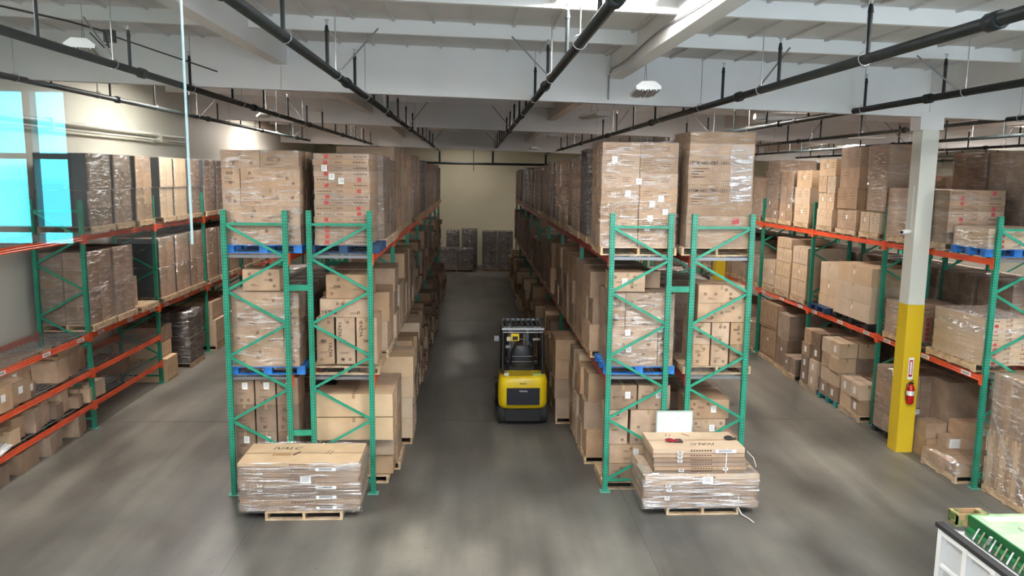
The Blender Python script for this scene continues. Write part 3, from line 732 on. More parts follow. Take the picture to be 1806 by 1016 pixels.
# B mid: three upright pairs, one across, one on top; long cartons behind
tri = []
for i, (x0, x1) in enumerate(((-2.64, -2.34), (-2.31, -1.99), (-1.97, -1.62))):
    pos = ['outer', 'middle', 'aisle side'][i]
    tri.append(carton((x0+x1)/2, YE+.36, 2.28, x1-x0-.01, .7, .8, f'tall upright stamped carton, {pos} one of three, lower shelf end across from forklift', 'cartons in the end bays', mark=('f', 5), seed=3+i))
pallet(-2.16, YE+.52, 2.095, 'thin dark wood under three upright cartons on lower shelf end', WOOD, 1.15, 1.02, parts=True, colour='dirty wooden')
tri.append(carton(-2.17, YE+.38, 3.085, .8, .72, .31, 'stamped carton lying across three upright cartons, lower shelf end across from forklift', 'cartons in the end bays', mark=('f', 4), seed=9))
carton(-2.1, YE+.4, 3.4, .74, .66, .4, 'stamped carton topmost above the three upright cartons on lower shelf', 'cartons in the end bays', mark=('f', 5), seed=8)
for c_, xx, zz, t in zip(tri, (.08, -.1, -.1, -.25), (.25, .6, .6, .08), (-PI/2, -PI/2, -PI/2, 0)):
    text('YAZ9A', .085, INK, (xx, -.353 if zz > .1 else -.363, zz), c_, 'y', t)
vx = MB()
for xx, yy, zz, t in ((-1.8, YE+.008, 2.85, PI/2), (-2.12, YE+.008, 2.85, -PI/2), (-2.42, YE+.008, 2.5, PI/2)): pass
# A low
for r in range(4):
    for i, (x0, x1) in enumerate(((-4.05, -3.72), (-3.69, -3.36), (-3.33, -2.98))):
        o = carton((x0+x1)/2, YE+.3, .14+r*.475, x1-x0, .55, .47, f"labelled upright carton, {ORD[r]} tier {['outer', 'middle', 'inner'][i]} stack, floor end bay facing side wall", 'cartons in the end bays', CARD2, mark=('f', 3), seed=r*3+i, lab=(.02, .33) if r in (1, 3) else None)
pallet(-3.5, YE+.45, 0, 'under twelve upright cartons, floor end bay facing side wall', WOOD, 1.2, 1.0)
# B low: long plain cartons reaching out to the aisle
for i, (z0, h, y0, x1) in enumerate(((.16, .36, .35, -1.42), (.53, .37, .3, -1.4), (.91, .4, .0, -1.38), (1.33, .4, .0, -1.38))):
    carton((-3.26*0-2.72+x1)/2+.0, 13.15+y0+.3, z0, x1+2.72, .6, h, f'long plain carton {ORD[i]} from floor behind the wrapped flat load, end bay', 'cartons in the end bays', PALE if i > 1 else CARD, mark=('r', 3), seed=20+i)
pallet(-2.1, 13.95, 0, 'under long plain cartons in end bay across from forklift', WOOD, 1.2, 1.0)
for i in range(3):
    carton(-1.95, 14.55, .14+i*.5, 1.1, .9, .49, f'large brown carton {ORD[i]} from floor, second stack of end bay across from forklift', 'cartons in the end bays', CARD, mark=('r', 2), seed=30+i)
pallet(-1.95, 14.6, 0, 'under large brown cartons, second stack of end bay', WOOD, 1.2, 1.0)
# C mid / low
pallet(2.88, YE+.52, 2.095, 'dark blue under wrapped stamped cartons on lower shelf beside forklift', BLUE, 1.24, 1.02, parts=True)
wrapped(2.9, YE+.52, 2.235, 1.14, 1.0, [(.3, [.76, .24]), (.36, [.76, .24]), (.32, [.25, .75]), (.3, [.25, .75])], 'film wrapped stamped cartons on blue pallet, lower shelf end beside forklift', HEAVY, mark=(5, 'stamp'), labels=3, seed=12)
carton(2.65, YE+.35, 3.53, .6, .5, .33, 'small stamped carton with tilted label on top of wrapped load beside forklift', 'cartons in the end bays', mark=('f', 5), seed=40, lab=(-.05, .17))
carton(3.12, YE+.75, 3.53, .4, .4, .3, 'dark small carton behind the small stamped carton on lower shelf', 'cartons in the end bays', CARD2)
pallet(2.9, YE+.5, 0, 'under stamped cartons at floor end beside forklift', WOOD, 1.2, 1.0, parts=True)
k = 0
for z0, h, cols_ in ((.14, .33, ((2.4, 2.85), (2.87, 3.45))), (.48, .34, ((2.4, 3.2), (3.22, 3.45))), (.83, .62, ((2.36, 2.72), (2.76, 3.4))), (1.46, .43, ((2.38, 2.86), (2.88, 3.45)))):
    for i, (x0, x1) in enumerate(cols_):
        carton((x0+x1)/2, YE+.36, z0, x1-x0-.01, .68, h, f"stamped carton, {ORD[k//2]} tier {['aisle', 'inner'][i]} side, floor end bay beside forklift", 'cartons in the end bays', CARD if k % 3 else CARD2, mark=('f', 3), seed=50+k, lab=(.08, h*.6) if k in (2, 6, 7) else None); k += 1
# D mid / low
pallet(4.25, YE+.52, 2.095, 'wood under paired stamped cartons at lower shelf of whiteboard end rack', WOOD, 1.2, 1.02, parts=True)
for i, (x0, x1) in enumerate(((3.8, 4.11), (4.13, 4.44), (4.46, 4.76))):
    for j in range(2):
        carton((x0+x1)/2, YE+.36, 2.24+j*.385, x1-x0-.01, .68, .38, f"upright stamped carton, {ORD[j]} tier {['inner', 'middle', 'column'][i]} side, lower shelf of whiteboard end rack", 'cartons in the end bays', mark=('f', 3), seed=60+i*2+j)
carton(4.28, YE+.36, 3.015, .82, .68, .33, 'long stamped carton lying on six upright cartons of whiteboard end rack', 'cartons in the end bays', mark=('f', 5), seed=71)
carton(4.27, YE+.36, 3.35, .8, .68, .31, 'topmost stamped carton on lower shelf of whiteboard end rack', 'cartons in the end bays', mark=('f', 5), seed=72)
pallet(4.2, YE+.5, 0, 'wood at floor end of whiteboard rack', WOOD, 1.2, 1.0, colour='plain wooden')
for i, (z0, h, x0, x1) in enumerate(((.14, .4, 3.75, 4.7), (.545, .4, 3.75, 4.7), (.95, .33, 3.78, 4.45), (1.29, .34, 3.76, 4.5))):
    carton((x0+x1)/2, YE+.36, z0, x1-x0, .68, h, f'wide stamped carton {ORD[i]} from floor behind the whiteboard', 'cartons in the end bays', CARD, mark=('f', 4), seed=80+i, lab=(.1, h*.5) if i > 1 else None)
text('#1200', .075, INK, (4.33, YE+.018, 1.52), bpy.data.objects['pallet_rack.004'] if False else None) if False else None
# whiteboard between the two racks
o = empty('whiteboard', (3.5, 12.94, 1.05)); 
MB().box(-.31, .31, -.012, .012, 0, .42).build('panel', WHITE, o)
b = MB(); b.box(-.32, .32, -.018, .014, .41, .43); b.box(-.32, .32, -.018, .014, -.01, .01); b.box(-.32, -.3, -.018, .014, 0, .42); b.box(.3, .32, -.018, .014, 0, .42); b.build('rim', mat('grey_green_trim', (.35, .45, .4), .5), o)
b = MB(); b.bar((-.2, -.0135, .2), (-.17, -.0135, .12), .006, .001, (0, 1, 0)); b.bar((.03, -.0135, .3), (.09, -.0135, .3), .006, .001, (0, 1, 0)); b.build('pen_marks', GREY, o)
MB().box(-.2, -.1, -.016, -.0125, .13, .26).build('paper_sheet', PAPER, o)
tag(o, 'small white board fixed between two rack ends above the flat carton load', 'whiteboard')

# ------------------------------------------------------------------ front flat loads
pallet(-2.68, 12.45, 0, 'new and pale, under wrapped flat cartons before the rack facing side wall', WOOD, 1.22, 1.0, parts=True)
def flat_load(x0, x1, y0, y1, z0, hs, label, film, seed, labels=(), slip=.02, topfilm=True, group='flat loads in front of the racks'):
    w, d = x1-x0, y1-y0; o = empty('wrapped_load', ((x0+x1)/2, (y0+y1)/2, z0)); R = random.Random(seed); z = 0; cs = []
    for i, h in enumerate(hs):
        jx, jy = R.uniform(-slip, slip), R.uniform(-slip, slip)
        c_ = ob('carton', carton_mesh(w-.02, d-.02, h-.009, [CARD2, CARD, CARD2][i % 3] if i < len(hs)-1 else PALE, 'x'), o, (jx, jy, z)); cs.append(c_)
        b = MB(); y = -d/2+.009
        for j in range(8): b.box(-.14+j*.045, -.14+j*.045+.03, y-.001, y, h*.3, h*.62)
        b.build('printed_marks', BROWNINK, c_)
        z += h
    for (xx, zz, lw, lh) in labels: stick(o, xx, -d/2-.02, zz, lw, lh)
    if film: ob('stretch_film', film_mesh(w, d, z, film, seed, topfilm, 12), o)
    tag(o, label, 'wrapped load', group); return o, cs
o, cs = flat_load(-3.7, -1.78, 11.98, 12.93, .14, [.1, .1, .085, .1, .09, .1, .085, .09, .06], 'film wrapped stack of wide flat cartons on pallet before the rack facing side wall',
    film_material('clear_load_film', .06, .22, .12, sc=(1, 1, 11)), 21, [(.42, .06, .32, .045), (.42, .24, .32, .05), (.42, .4, .32, .05), (.42, .7, .32, .05), (.1, .53, .17, .12), (-.62, .36, .07, .035), (-.62, .44, .07, .035), (-.62, .64, .07, .035)], topfilm=False)
tc = cs[-1]; h = .06-.009
text('IVALC', .17, INK, (-.33, .22, h+.002), tc, 'z', 0, 'lettering', .3)
b = MB(); b.box(-.5, -.2, -.12, .0, h+.0006, h+.0016); b.build('printed_box', mat('faint_brown_print', (.4, .24, .12), .8), tc)
b = MB(); b.bar((.36, -.05, h+.001), (.4, .12, h+.001), .012, .001); b.bar((.42, -.07, h+.001), (.46, .1, h+.001), .012, .001); b.bar((-.16, -.1, h+.001), (-.08, .06, h+.001), .05, .001); b.build('printed_marks', BROWNINK, tc)
pallet(3.78, 12.5, 0, 'new and pale, under the two tier flat cartons before the whiteboard', WOOD, 1.2, 1.0, parts=True)
o, cs = flat_load(2.78, 4.68, 11.98, 12.93, .14, [.1, .095, .085, .1, .09, .09], 'wider lower tier of flat cartons, heavily film wrapped, before the whiteboard',
    film_material('tight_load_film', .1, .26, .1, sc=(1, 1, 11)), 22, [(-.55, .38, .08, .05), (-.53, .31, .08, .05), (-.56, .17, .08, .07), (.1, .47, .17, .12)], topfilm=True)
o, cs = flat_load(2.93, 4.46, 12.02, 12.86, .705, [.06, .06, .075, .075, .07, .09], 'narrower upper tier of flat cartons with tape and gloves on top, before the whiteboard',
    None, 23, [(-.3, .06, .09, .05), (-.33, .22, .08, .05), (-.33, .29, .08, .05), (-.33, .36, .09, .05), (.42, .38, .34, .06), (.43, .08, .08, .05)])
tc = cs[-1]; h = .081
text('IVALC', .15, INK, (.12, -.2, h+.002), tc, 'z', PI, 'lettering', .3)
b = MB(); b.bar((-.4, .2, h+.001), (-.37, .32, h+.001), .012, .001); b.bar((-.34, .18, h+.001), (-.31, .3, h+.001), .012, .001); b.bar((.0, .2, h+.001), (-.1, .33, h+.001), .03, .001); b.build('printed_marks', BROWNINK, tc)
MB().box(.43, .445, -.432, -.43, 0, .43).build('strap', mat('white_strap', (.8, .76, .7), .4), o, (0, 0, .0))
o = empty('glove', (3.27, 12.34, 1.137))
b = MB()
for (cx, cy, rx, ry, rz_) in ((0, 0, .075, .06, .025), (.1, -.02, .06, .04, .02)):
    vs = []; n1, n2 = 10, 5
    for i in range(n2+1):
        t = PI*i/n2
        for j in range(n1): a = 2*PI*j/n1; vs.append((cx+rx*math.sin(t)*math.cos(a)*(1+.15*math.sin(3*a)), cy+ry*math.sin(t)*math.sin(a), rz_*(1-math.cos(t))))
    b.add(vs, [(i*n1+j, i*n1+(j+1) % n1, (i+1)*n1+(j+1) % n1, (i+1)*n1+j) for i in range(n2) for j in range(n1)], True)
b.build('palm', mat('red_knit', (.25, .01, .02), .9), o)
b = MB()
for j in range(4): b.tube([(.1, -.04+j*.025, .02), (.17, -.06+j*.035, .022), (.21, -.065+j*.036, .012)], .012, 7)
b.tube([(-.04, .03, .02), (.02, .09, .02)], .013, 7); b.build('fingers', BLACK, o)
tag(o, 'crumpled red and black glove on the upper flat cartons', 'glove')
o = empty('tape_roll', (4.3, 12.45, 1.137)); MB().tube([(math.cos(t)*.05, math.sin(t)*.05, .022) for t in [2*PI*k/16 for k in range(17)]], .022, 8, False).build('roll', BLACK, o); MB().box(.0, .12, -.03, .03, 0, .014).build('cutter', BLACK, o)
tag(o, 'small dark tape roll on the corner of the upper flat cartons', 'tape')
o = empty('strap', (4.47, 12.02, 0)); sm = mat('cream_strap', (.8, .75, .65), .4)
MB().bar((-.1, -.01, .62), (-.1, -.02, .12), .02, .003, (0, 1, 0)).build('strap_run', sm, o)
for i, pts in enumerate(([(.0, -.0, 1.08), (.1, -.05, .98), (.14, -.08, .84)], [(-.1, -.02, .12), (-.06, -.08, .03), (.02, -.2, .012), (.05, -.35, .012)])):
    b = MB(); 
    for a, c_ in zip(pts, pts[1:]): b.bar(a, c_, .02, .003)
    b.build('loose_end', sm, o)
tag(o, 'cream plastic strap with loose ends hanging from the whiteboard side load', 'strap')

# ------------------------------------------------------------------ long runs of rack B and C along the aisle
def slot_y(k, s): return YF + k*BAY + [.64, 1.83, 3.02][s]
def tier(H_, n, w_=2): return [(H_/n, [1]*w_)]*n
SHADE_GREY = mat('slate_grey_cover_sheet', (.075, .085, .09), .45)  # slate grey stands in for shade on the blocks' camera-facing ends
def shade_end(o, w, d, h):  # adds a dark sheet as painted shade on the -y end
    MB().box(-w/2-.004, w/2-.02, -d/2-.024, -d/2-.018, .01, h).build('cover_sheet', SHADE_GREY, o)
def generic(r, lv, k, s, cx, kindw, H_, w=1.15, d=1.06, film=DUSK, m=CARD, n=4, cols_=2, pm=WOOD, side='r', dark=False):
    """one pallet and its load; kindw: 'w' wrapped, 'f' flats, 'c' loose cartons"""
    y = slot_y(k, s); z = top_z(lv); wh = where(r, lv, k, s)
    sd = hash((r, lv, k, s)) if False else (ord(r)*97+lv*31+k*7+s)
    R = random.Random(sd)
    joined = k >= 3
    pallet(cx, y, z, wh, pm, 1.2, 1.02)
    z += .14
    if kindw == 'w':
        wrapped(cx, y, z, w, d, tier(H_, n, cols_), ['tall', 'bulging', 'plain'][sd % 3] + ' wrapped carton load ' + wh, film, m, ny=2, seed=sd, joined=joined, labels=0 if joined else 1, group='wrapped loads along the racks', rz=R.uniform(-.02, .02))
    elif kindw == 'f':
        wrapped(cx, y, z, w, d, [(.1, [1])]*int(H_/.1), 'stack of thin flat cartons ' + wh, film, m, ny=1, seed=sd, joined=joined, group='wrapped loads along the racks', slip=.015)
    elif kindw == 'c':
        zz = 0; i = 0
        while zz < H_-.12:
            h = H_/n; 
            for j in range(2):
                if k >= 2:
                    dd = d/2; a_, c_ = (R.uniform(-.03, .16), R.uniform(-.2, .05))
                    if R.random() < .12 and zz > H_*.5: continue
                    far_boxes.m = R.choice([0, 0, 1, 2]); far_boxes.box(cx-w/2+(a_ if r == 'C' else 0), cx+w/2+(c_ if r == 'B' else 0), y-d/2+j*dd+R.uniform(.01, .06), y-d/2+(j+1)*dd-R.uniform(.01, .06), z+zz, z+zz+h-.012)
                else:
                    carton(cx+R.uniform(-.04, .04), y-d/4+j*d/2, z+zz, w, d/2-.02, h-.004, f"carton {ORD[i]} tier {['camera', 'end wall'][j]} half, {['floor', 'lower shelf', 'top shelf'][lv]} {ORD[k]} bay {ORD[s]} place, {RK[r]}", 'loose cartons along the racks', m if R.random() < .7 else CARD2, R.uniform(-.03, .03), 'x', mark=(side, 2) if k < 2 else None, seed=R.randint(0, 12))
            zz += h; i += 1
CB = -2.17; CC = 2.85
# B top
for k in range(7):
    for s in range(3):
        if k == 0 and s == 0: continue
        R = random.Random(100+k*3+s)
        hh = {(0, 1): 1.5, (0, 2): 1.45, (1, 0): 1.75, (1, 1): 1.78, (1, 2): 1.75, (2, 0): 1.78, (2, 1): 1.7, (2, 2): 1.7}.get((k, s), R.uniform(1.35, 1.65))
        light = (k == 1) or (k == 2 and s == 0)
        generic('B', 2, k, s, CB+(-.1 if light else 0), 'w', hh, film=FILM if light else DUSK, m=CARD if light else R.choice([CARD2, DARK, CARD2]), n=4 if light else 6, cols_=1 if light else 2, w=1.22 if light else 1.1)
# B mid, floor
for k in range(7):
    for s in range(3):
        if k == 0 and s == 0: continue
        R = random.Random(200+k*3+s)
        generic('B', 1, k, s, CB, 'c' if (k*3+s) % 3 else 'w', R.choice([.9, 1.1, 1.3, 1.45]) if k else (1.1 if s == 1 else 1.4), n=R.choice([3, 4, 5]) if k > 1 else R.choice([2, 3, 4]), m=R.choice([CARD, PALE, CARD]), w=1.2, film=FILM)
for k in range(7):
    for s in range(3):
        if k == 0 and s < 2: continue
        R = random.Random(300+k*3+s)
        generic('B', 0, k, s, -1.95+R.uniform(-.05, .12), 'c', R.choice([.9, 1.1, 1.35, 1.5, 1.7]), n=R.choice([4, 5]) if k > 1 else R.choice([3, 4]), m=R.choice([CARD, PALE]), w=1.2)
# C
for k in range(8):
    for s in range(3):
        if k == 0 and s == 0: continue
        R = random.Random(400+k*3+s)
        fl = (k, s) in ((1, 0), (1, 2), (2, 0))
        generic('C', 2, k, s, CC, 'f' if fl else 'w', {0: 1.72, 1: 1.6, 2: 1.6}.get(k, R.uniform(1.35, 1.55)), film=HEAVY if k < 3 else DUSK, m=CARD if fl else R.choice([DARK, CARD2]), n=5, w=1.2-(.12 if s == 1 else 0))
for k in range(8):
    for s in range(3):
        if k == 0 and s == 0: continue
        R = random.Random(500+k*3+s)
        generic('C', 1, k, s, CC-.04, 'c' if k in (1, 2) or s == 1 else 'w', {0: 1.5, 1: 1.5, 2: 1.4}.get(k, R.uniform(1.0, 1.5)), n=R.choice([2, 3]), m=CARD if k < 2 else CARD2, w=1.22, side='l', film=FILM)
for k in range(8):
    for s in range(3):
        if k == 0 and s == 0: continue
        R = random.Random(600+k*3+s)
        generic('C', 0, k, s, {0: 2.75, 1: 2.45}.get(k, 2.5+R.uniform(-.05, .15)), 'c', {(0, 1): 1.65, (0, 2): 1.75, (1, 0): 1.78, (1, 1): 1.5, (1, 2): 1.3, (2, 0): 1.5}.get((k, s), R.uniform(1.0, 1.6)), n=R.choice([3, 4]), m=R.choice([CARD, PALE]), w=1.2, side='l')
# A and D behind the end bays: only what can be glimpsed
for r, cx in (('A', -3.55), ('D', 4.22)):
    for k, s in ((0, 1), (0, 2), (1, 0)):
        for lv in (0, 1, 2):
            if (lv == 0 and r == 'D' and k+s > 1): continue
            generic(r, lv, k, s, cx, 'w', [1.3, 1.2, 1.5][lv], film=DUSK, m=CARD2, n=4)

# ------------------------------------------------------------------ side wall rack L
YT = [(16.9, 18.0), (18.1, 19.02), (19.24, 20.2), (20.72, 21.6), (21.7, 22.6), (22.75, 23.7), (24.05, 25.1), (25.2, 26.3), (26.4, 27.4), (27.7, 28.7), (28.9, 29.9), (30.1, 31.1)]
for i, (a, b_) in enumerate(YT):
    w, d = 1.08, b_-a-.04; y = (a+b_)/2; wh = f'{ORD[i]} from camera, top shelf, side wall rack'
    pallet(-8.6, y, 4.165, wh, WOOD, 1.15, d)
    m = CARD if 2 <= i <= 4 else CARD2
    for j in range(2):
        bo = wrapped(-8.62+(.02 if j else 0), y, 4.305+j*.775, w, d, [(.385, [1, 1])]*2, f"{['lower', 'upper'][j]} wrapped carton block {wh}", FILM if 2 <= i <= 4 else HEAVY, PALE if i in (3, 4) else m, seed=700+i*2+j, joined=i > 6, group='wrapped blocks on the side wall rack'); shade_end(bo, w, d, .76)
YM = [(16.7, 17.8), (17.88, 18.9), (20.45, 21.5), (21.6, 22.6), (22.7, 23.75), (24.1, 25.1), (25.2, 26.2), (26.3, 27.3), (27.8, 28.8), (28.9, 29.9)]
for i, (a, b_) in enumerate(YM):
    w, d = 1.08, b_-a-.05; y = (a+b_)/2; wh = f'{ORD[i]} from camera, lower shelf, side wall rack'
    pallet(-8.6, y, 2.095, wh, WOOD, 1.15, d)
    for j in range(2):
        bo = wrapped(-8.62, y, 2.235+j*.77, w, d, [(.385, [1, 1])]*2, f"{['lower', 'upper'][j]} wrapped carton block {wh}", HEAVY, CARD2 if i < 2 else CARD, seed=740+i*2+j, joined=i > 5, group='wrapped blocks on the side wall rack'); shade_end(bo, w, d, .76) if i > 1 else None
pallet(-8.55, 19.55, 2.095, 'bare and light, on the lower shelf of side wall rack beside printed carton', WOOD, 1.15, 1.0, parts=True)
for j in range(2): carton(-8.65, 19.2, 2.235+j*.36, .8, .45, .355, f"{['lower', 'upper'][j]} printed carton on bare light pallet, side wall rack", 'cartons on the side wall rack', CARD, mark=('r', 3, 'lines'), seed=3+j)
# floor level of side wall rack, bays past the shelving
for i, (x, y, z, w, d, h, t) in enumerate([(-8.65, 20.75, .0, 1.3, .75, .62, 'long tan carton lowest'), (-8.75, 20.75, .63, 1.2, .75, .4, 'long tan carton second'), (-8.75, 20.8, 1.04, 1.2, .8, .4, 'dark brown carton topmost'),
                                     (-8.55, 24.7, .14, 1.2, 1.0, .8, 'large tan carton lowest'), (-8.6, 24.7, .95, 1.1, 1.0, .55, 'large brown carton above tan one'), (-8.55, 25.9, .14, 1.2, 1.0, .8, 'second large tan carton deeper in'), (-8.6, 25.9, .95, 1.1, 1.0, .6, 'second brown carton deeper in')]):
    carton(x, y, z, w, d, h, t+f" at floor level {'past third post' if i > 2 else 'beside the shelving end'}, side wall rack", 'cartons on the side wall rack', PALE if 'tan' in t else CARD2, mark=('r', 3, 'bars'), seed=i)
for yy in (24.7, 25.9): pallet(-8.55, yy, 0, f"at floor level {'first' if yy < 25 else 'second'} past the third post, side wall rack", WOOD, 1.2, 1.0)
pallet(-8.5, 22.45, 0, 'pale, under the dark wrapped load at floor level, side wall rack', WOOD, 1.15, 1.1, parts=True)
wrapped(-8.5, 22.45, .14, 1.1, 1.1, [(.12, [1])]*12, 'dark shiny wrapped stack of flat cartons at floor level, side wall rack', HEAVY, DARK, ny=1, seed=771, slip=.02)
# open and torn boxes on the low shelves
def open_box(x, y, z, w, d, h, rz, label, m=CARD, flaps=(50, 70, 30, 60), group='boxes on the low shelves'):
    o = empty('open_box', (x, y, z), rz); t = .008
    b = MB(); b.box(-w/2, w/2, -d/2, d/2, 0, t); b.box(-w/2, -w/2+t, -d/2, d/2, t, h); b.box(w/2-t, w/2, -d/2, d/2, t, h); b.box(-w/2+t, w/2-t, -d/2, -d/2+t, t, h); b.box(-w/2+t, w/2-t, d/2-t, d/2, t, h); b.build('tray', m, o)
    for i, an in enumerate(flaps):
        if an is None: continue
        a = math.radians(an); L_ = min(w, d)*.42
        if i < 2: sx = -1 if i == 0 else 1; f_ = MB().bar((sx*(w/2-.004), 0, h), (sx*(w/2-.004+L_*math.cos(a)), 0, h+L_*math.sin(a)), d*.96, .006, (0, 0, 1)); f_.build('flap', m, o)
        else: sy = -1 if i == 2 else 1; f_ = MB().bar((0, sy*(d/2-.004), h), (0, sy*(d/2-.004+L_*math.cos(a)), h+L_*math.sin(a)), w*.96, .006, (0, 0, 1)); f_.build('flap', m, o)
    return tag(o, label, 'box', group)
R = random.Random(77)
Z1, Z0 = 1.24+.08, .54+.08
desc = ['torn', 'small', 'squat', 'narrow', 'worn', 'creased', 'labelled', 'dented']
low = [  # y, x, w, d, h, kind
 (10.6, -8.35, .5, .42, .38, 'w'), (11.25, -8.3, .4, .5, .42, 'c'), (11.85, -8.35, .42, .55, .4, 'c'), (12.4, -8.45, .35, .35, .22, 'c'), (12.5, -8.85, .5, .45, .5, 'c'),
 (13.35, -8.42, .5, .4, .45, 'o'), (13.85, -8.45, .45, .45, .42, 'o'), (14.4, -8.5, .35, .35, .36, 'o'), (11.5, -8.9, .5, .5, .5, 'c'), (13.2, -8.95, .5, .6, .55, 'c'), (9.9, -8.4, .45, .5, .35, 'c')]
for i, (y, x, w, d, h, kd) in enumerate(low):
    y += 2.25
    if y < 12.6: continue
    t = f'{desc[i % 8]} box {ORD[i]} along the upper low shelf, side wall rack'
    if kd == 'o': open_box(x, y, Z1, w, d, h, R.uniform(-.3, .3), 'open flapped ' + t, CARD)
    elif kd == 'w': carton(x, y, Z1, w, d, h, 'white printed ' + t, 'boxes on the low shelves', WHITE, R.uniform(-.1, .1))
    else:
        o = carton(x, y, Z1, w, d, h, 'brown ' + t, 'boxes on the low shelves', CARD, R.uniform(-.15, .15)); stick(o, w/2+.002, 0, h*.6, .12, .13, 'r')
low = [(9.6, -8.4, .5, .5, .18, 'p'), (10.5, -8.35, .6, .5, .14, 'p'), (11.2, -8.3, .3, .3, .36, 'c'), (11.55, -8.45, .25, .35, .3, 'c'), (11.9, -8.5, .4, .3, .36, 'c'), (12.3, -8.35, .4, .45, .1, 'p'), (12.7, -8.3, .28, .3, .28, 'c'),
       (13.05, -8.5, .45, .3, .4, 'c'), (13.45, -8.32, .3, .3, .42, 'c'), (13.85, -8.4, .3, .35, .45, 'o'), (14.3, -8.35, .3, .3, .28, 'c'), (14.65, -8.45, .35, .3, .44, 'o'), (15.0, -8.3, .3, .3, .24, 'c'), (15.45, -8.32, .4, .35, .3, 'c'), (15.9, -8.35, .4, .4, .34, 'c'), (15.4, -8.8, .5, .4, .5, 'c'), (12.4, -8.95, .5, .6, .45, 'c'), (13.9, -8.95, .5, .6, .45, 'c')]
for i, (y, x, w, d, h, kd) in enumerate(low):
    y += 1.15
    if y < 12.6: continue
    t = f'{ORD[i % 17]}{" back" if i > 16 else ""} along the bottom low shelf, side wall rack'
    if kd == 'o': open_box(x, y, Z0, w, d, h, R.uniform(-.3, .3), 'open brown box ' + t, CARD)
    elif kd == 'p':
        o = empty('paper_packet', (x, y, Z0)); 
        for j in range(3): MB().box(-w/2, w/2, -d/2, d/2, j*h/3, (j+1)*h/3-.004).build('sheet_bundle', PAPER, o, (R.uniform(-.05, .05), R.uniform(-.05, .05), 0), R.uniform(-.3, .3))
        tag(o, 'white paper packets lying ' + t, 'packet', 'boxes on the low shelves')
    else: carton(x, y, Z0, w, d, h, 'small brown box ' + t, 'boxes on the low shelves', R.choice([CARD, CARD2, PALE]), R.uniform(-.3, .3))
carton(-8.4, 16.25, 0, .4, .5, .42, 'leaning brown carton on the floor under the lowest shelf beside a post', 'boxes on the low shelves', CARD, .2)
carton(-8.8, 19.0, Z0, .7, .5, .42, 'dark brown carton at the end of the bottom low shelf', 'boxes on the low shelves', CARD2, .05)
for i, y in enumerate((13.3, 14.3, 15.2)): carton(-8.5, y, 0, .6, .7, .35, f'dim brown carton {ORD[i]} on the floor under the low shelves', 'boxes on the low shelves', CARD2, .1*i)

# ------------------------------------------------------------------ rack E (behind the column) and F
EZ = 4.165
def loose(r, x, y0, y1, z, layers, label, mk='lines', m=CARD, w=1.1, mat_list=None, pm=WOOD, plt=True, pw=None, lab=True, rz=0):
    """unwrapped stack: layers (height, n pieces along y)"""
    zz = z
    if plt: pallet(x, (y0+y1)/2, z, 'under ' + label, pm, w+.04, y1-y0, parts=r == 'E' and y0 < 24); zz += .14
    R = random.Random(int(y0*100)); idx = 0
    for li, (h, n) in enumerate(layers):
        for j in range(n):
            d = (y1-y0)/n; tot = sum(q for _, q in layers)
            o = carton(x+R.uniform(-.02, .02), y0+(j+.5)*d, zz, w, d-.015, h-.004, f"{ORD[idx]} carton of {tot} in {label}", 'cartons on the rack behind the column', m, R.uniform(-.02, .02), 'x', mark=('l', 2, mk) if mk else None, seed=R.randint(0, 9))
            if lab and R.random() < .5: stick(o, -w/2-.002, 0, h*.6, .07, .09, 'l')
            idx += 1
        zz += h
EXC = 9.52
loose('E', EXC, 22.75, 23.65, EZ, [(.28, 2), (.28, 2)], 'the small grey carton stack, top shelf by fourth post', None, CARD2)
wrapped(EXC, 23.2, EZ+.7, 1.1, .9, [(.4, [1]), (.4, [1]), (.35, [1])], 'grey wrapped cartons standing on small grey carton stack, top shelf behind column', DUSK, CARD2, seed=801)
loose('E', EXC, 21.7, 22.6, EZ, [(.25, 2), (.25, 2)], 'the low small carton stack, top shelf behind column', None, CARD)
wrapped(EXC, 22.15, EZ+.64, 1.1, .86, [(.45, [1, 1]), (.45, [1, 1])], 'brown wrapped cartons standing on low small cartons, top shelf behind column', DUSK, CARD, seed=802)
loose('E', EXC, 20.55, 21.5, EZ, [(.5, 1), (.45, 1), (.46, 1)], 'the tan three high stack, top shelf behind column', 'lines', PALE)
loose('E', EXC, 19.15, 20.05, EZ, [(.42, 2), (.42, 2), (.42, 2), (.42, 1)], 'the tallest tan stack beside third post, top shelf behind column', 'lines', PALE)
loose('E', EXC, 17.95, 18.95, EZ, [(.48, 1), (.5, 1), (.5, 1), (.46, 1)], 'the big plain four high stack, top shelf behind column', 'lines', CARD)
loose('E', EXC, 16.9, 17.75, EZ, [(.45, 2)], 'the pair of short cartons, top shelf behind column', 'lines', PALE)
wrapped(EXC+.1, 17.3, EZ+.62, 1.1, .85, [(.52, [1]), (.5, [1]), (.45, [1])], 'brown wrapped big cartons printed with item text over the short pair', FILM, CARD, seed=803, ny=1)
for i, (yy, w_) in enumerate(((16.05, 1.25), (14.9, .9))):
    pallet(EXC, yy, EZ, f'{ORD[i]} after the second post, top shelf behind column', WOOD, 1.15, .95)
    wrapped(EXC, yy, EZ+.14, 1.1, 1.1 if i == 0 else 1.0, [(.1, [1])]*(10 if i == 0 else 10), f'pinkish stack of thin flat cartons with red print, {ORD[i]} after second post, top shelf', FILM, CARD, ny=1, red=True, seed=804+i)
pallet(EXC, 13.65, EZ, 'bright blue at top shelf end behind the column', BLUE, 1.2, 1.0, parts=True)
wrapped(EXC, 13.65, EZ+.14, 1.15, 1.0, [(.09, [1])]*4, 'low shiny wrapped flat cartons on bright blue pallet, top shelf end', HEAVY, PALE, ny=1, red=True, seed=806)
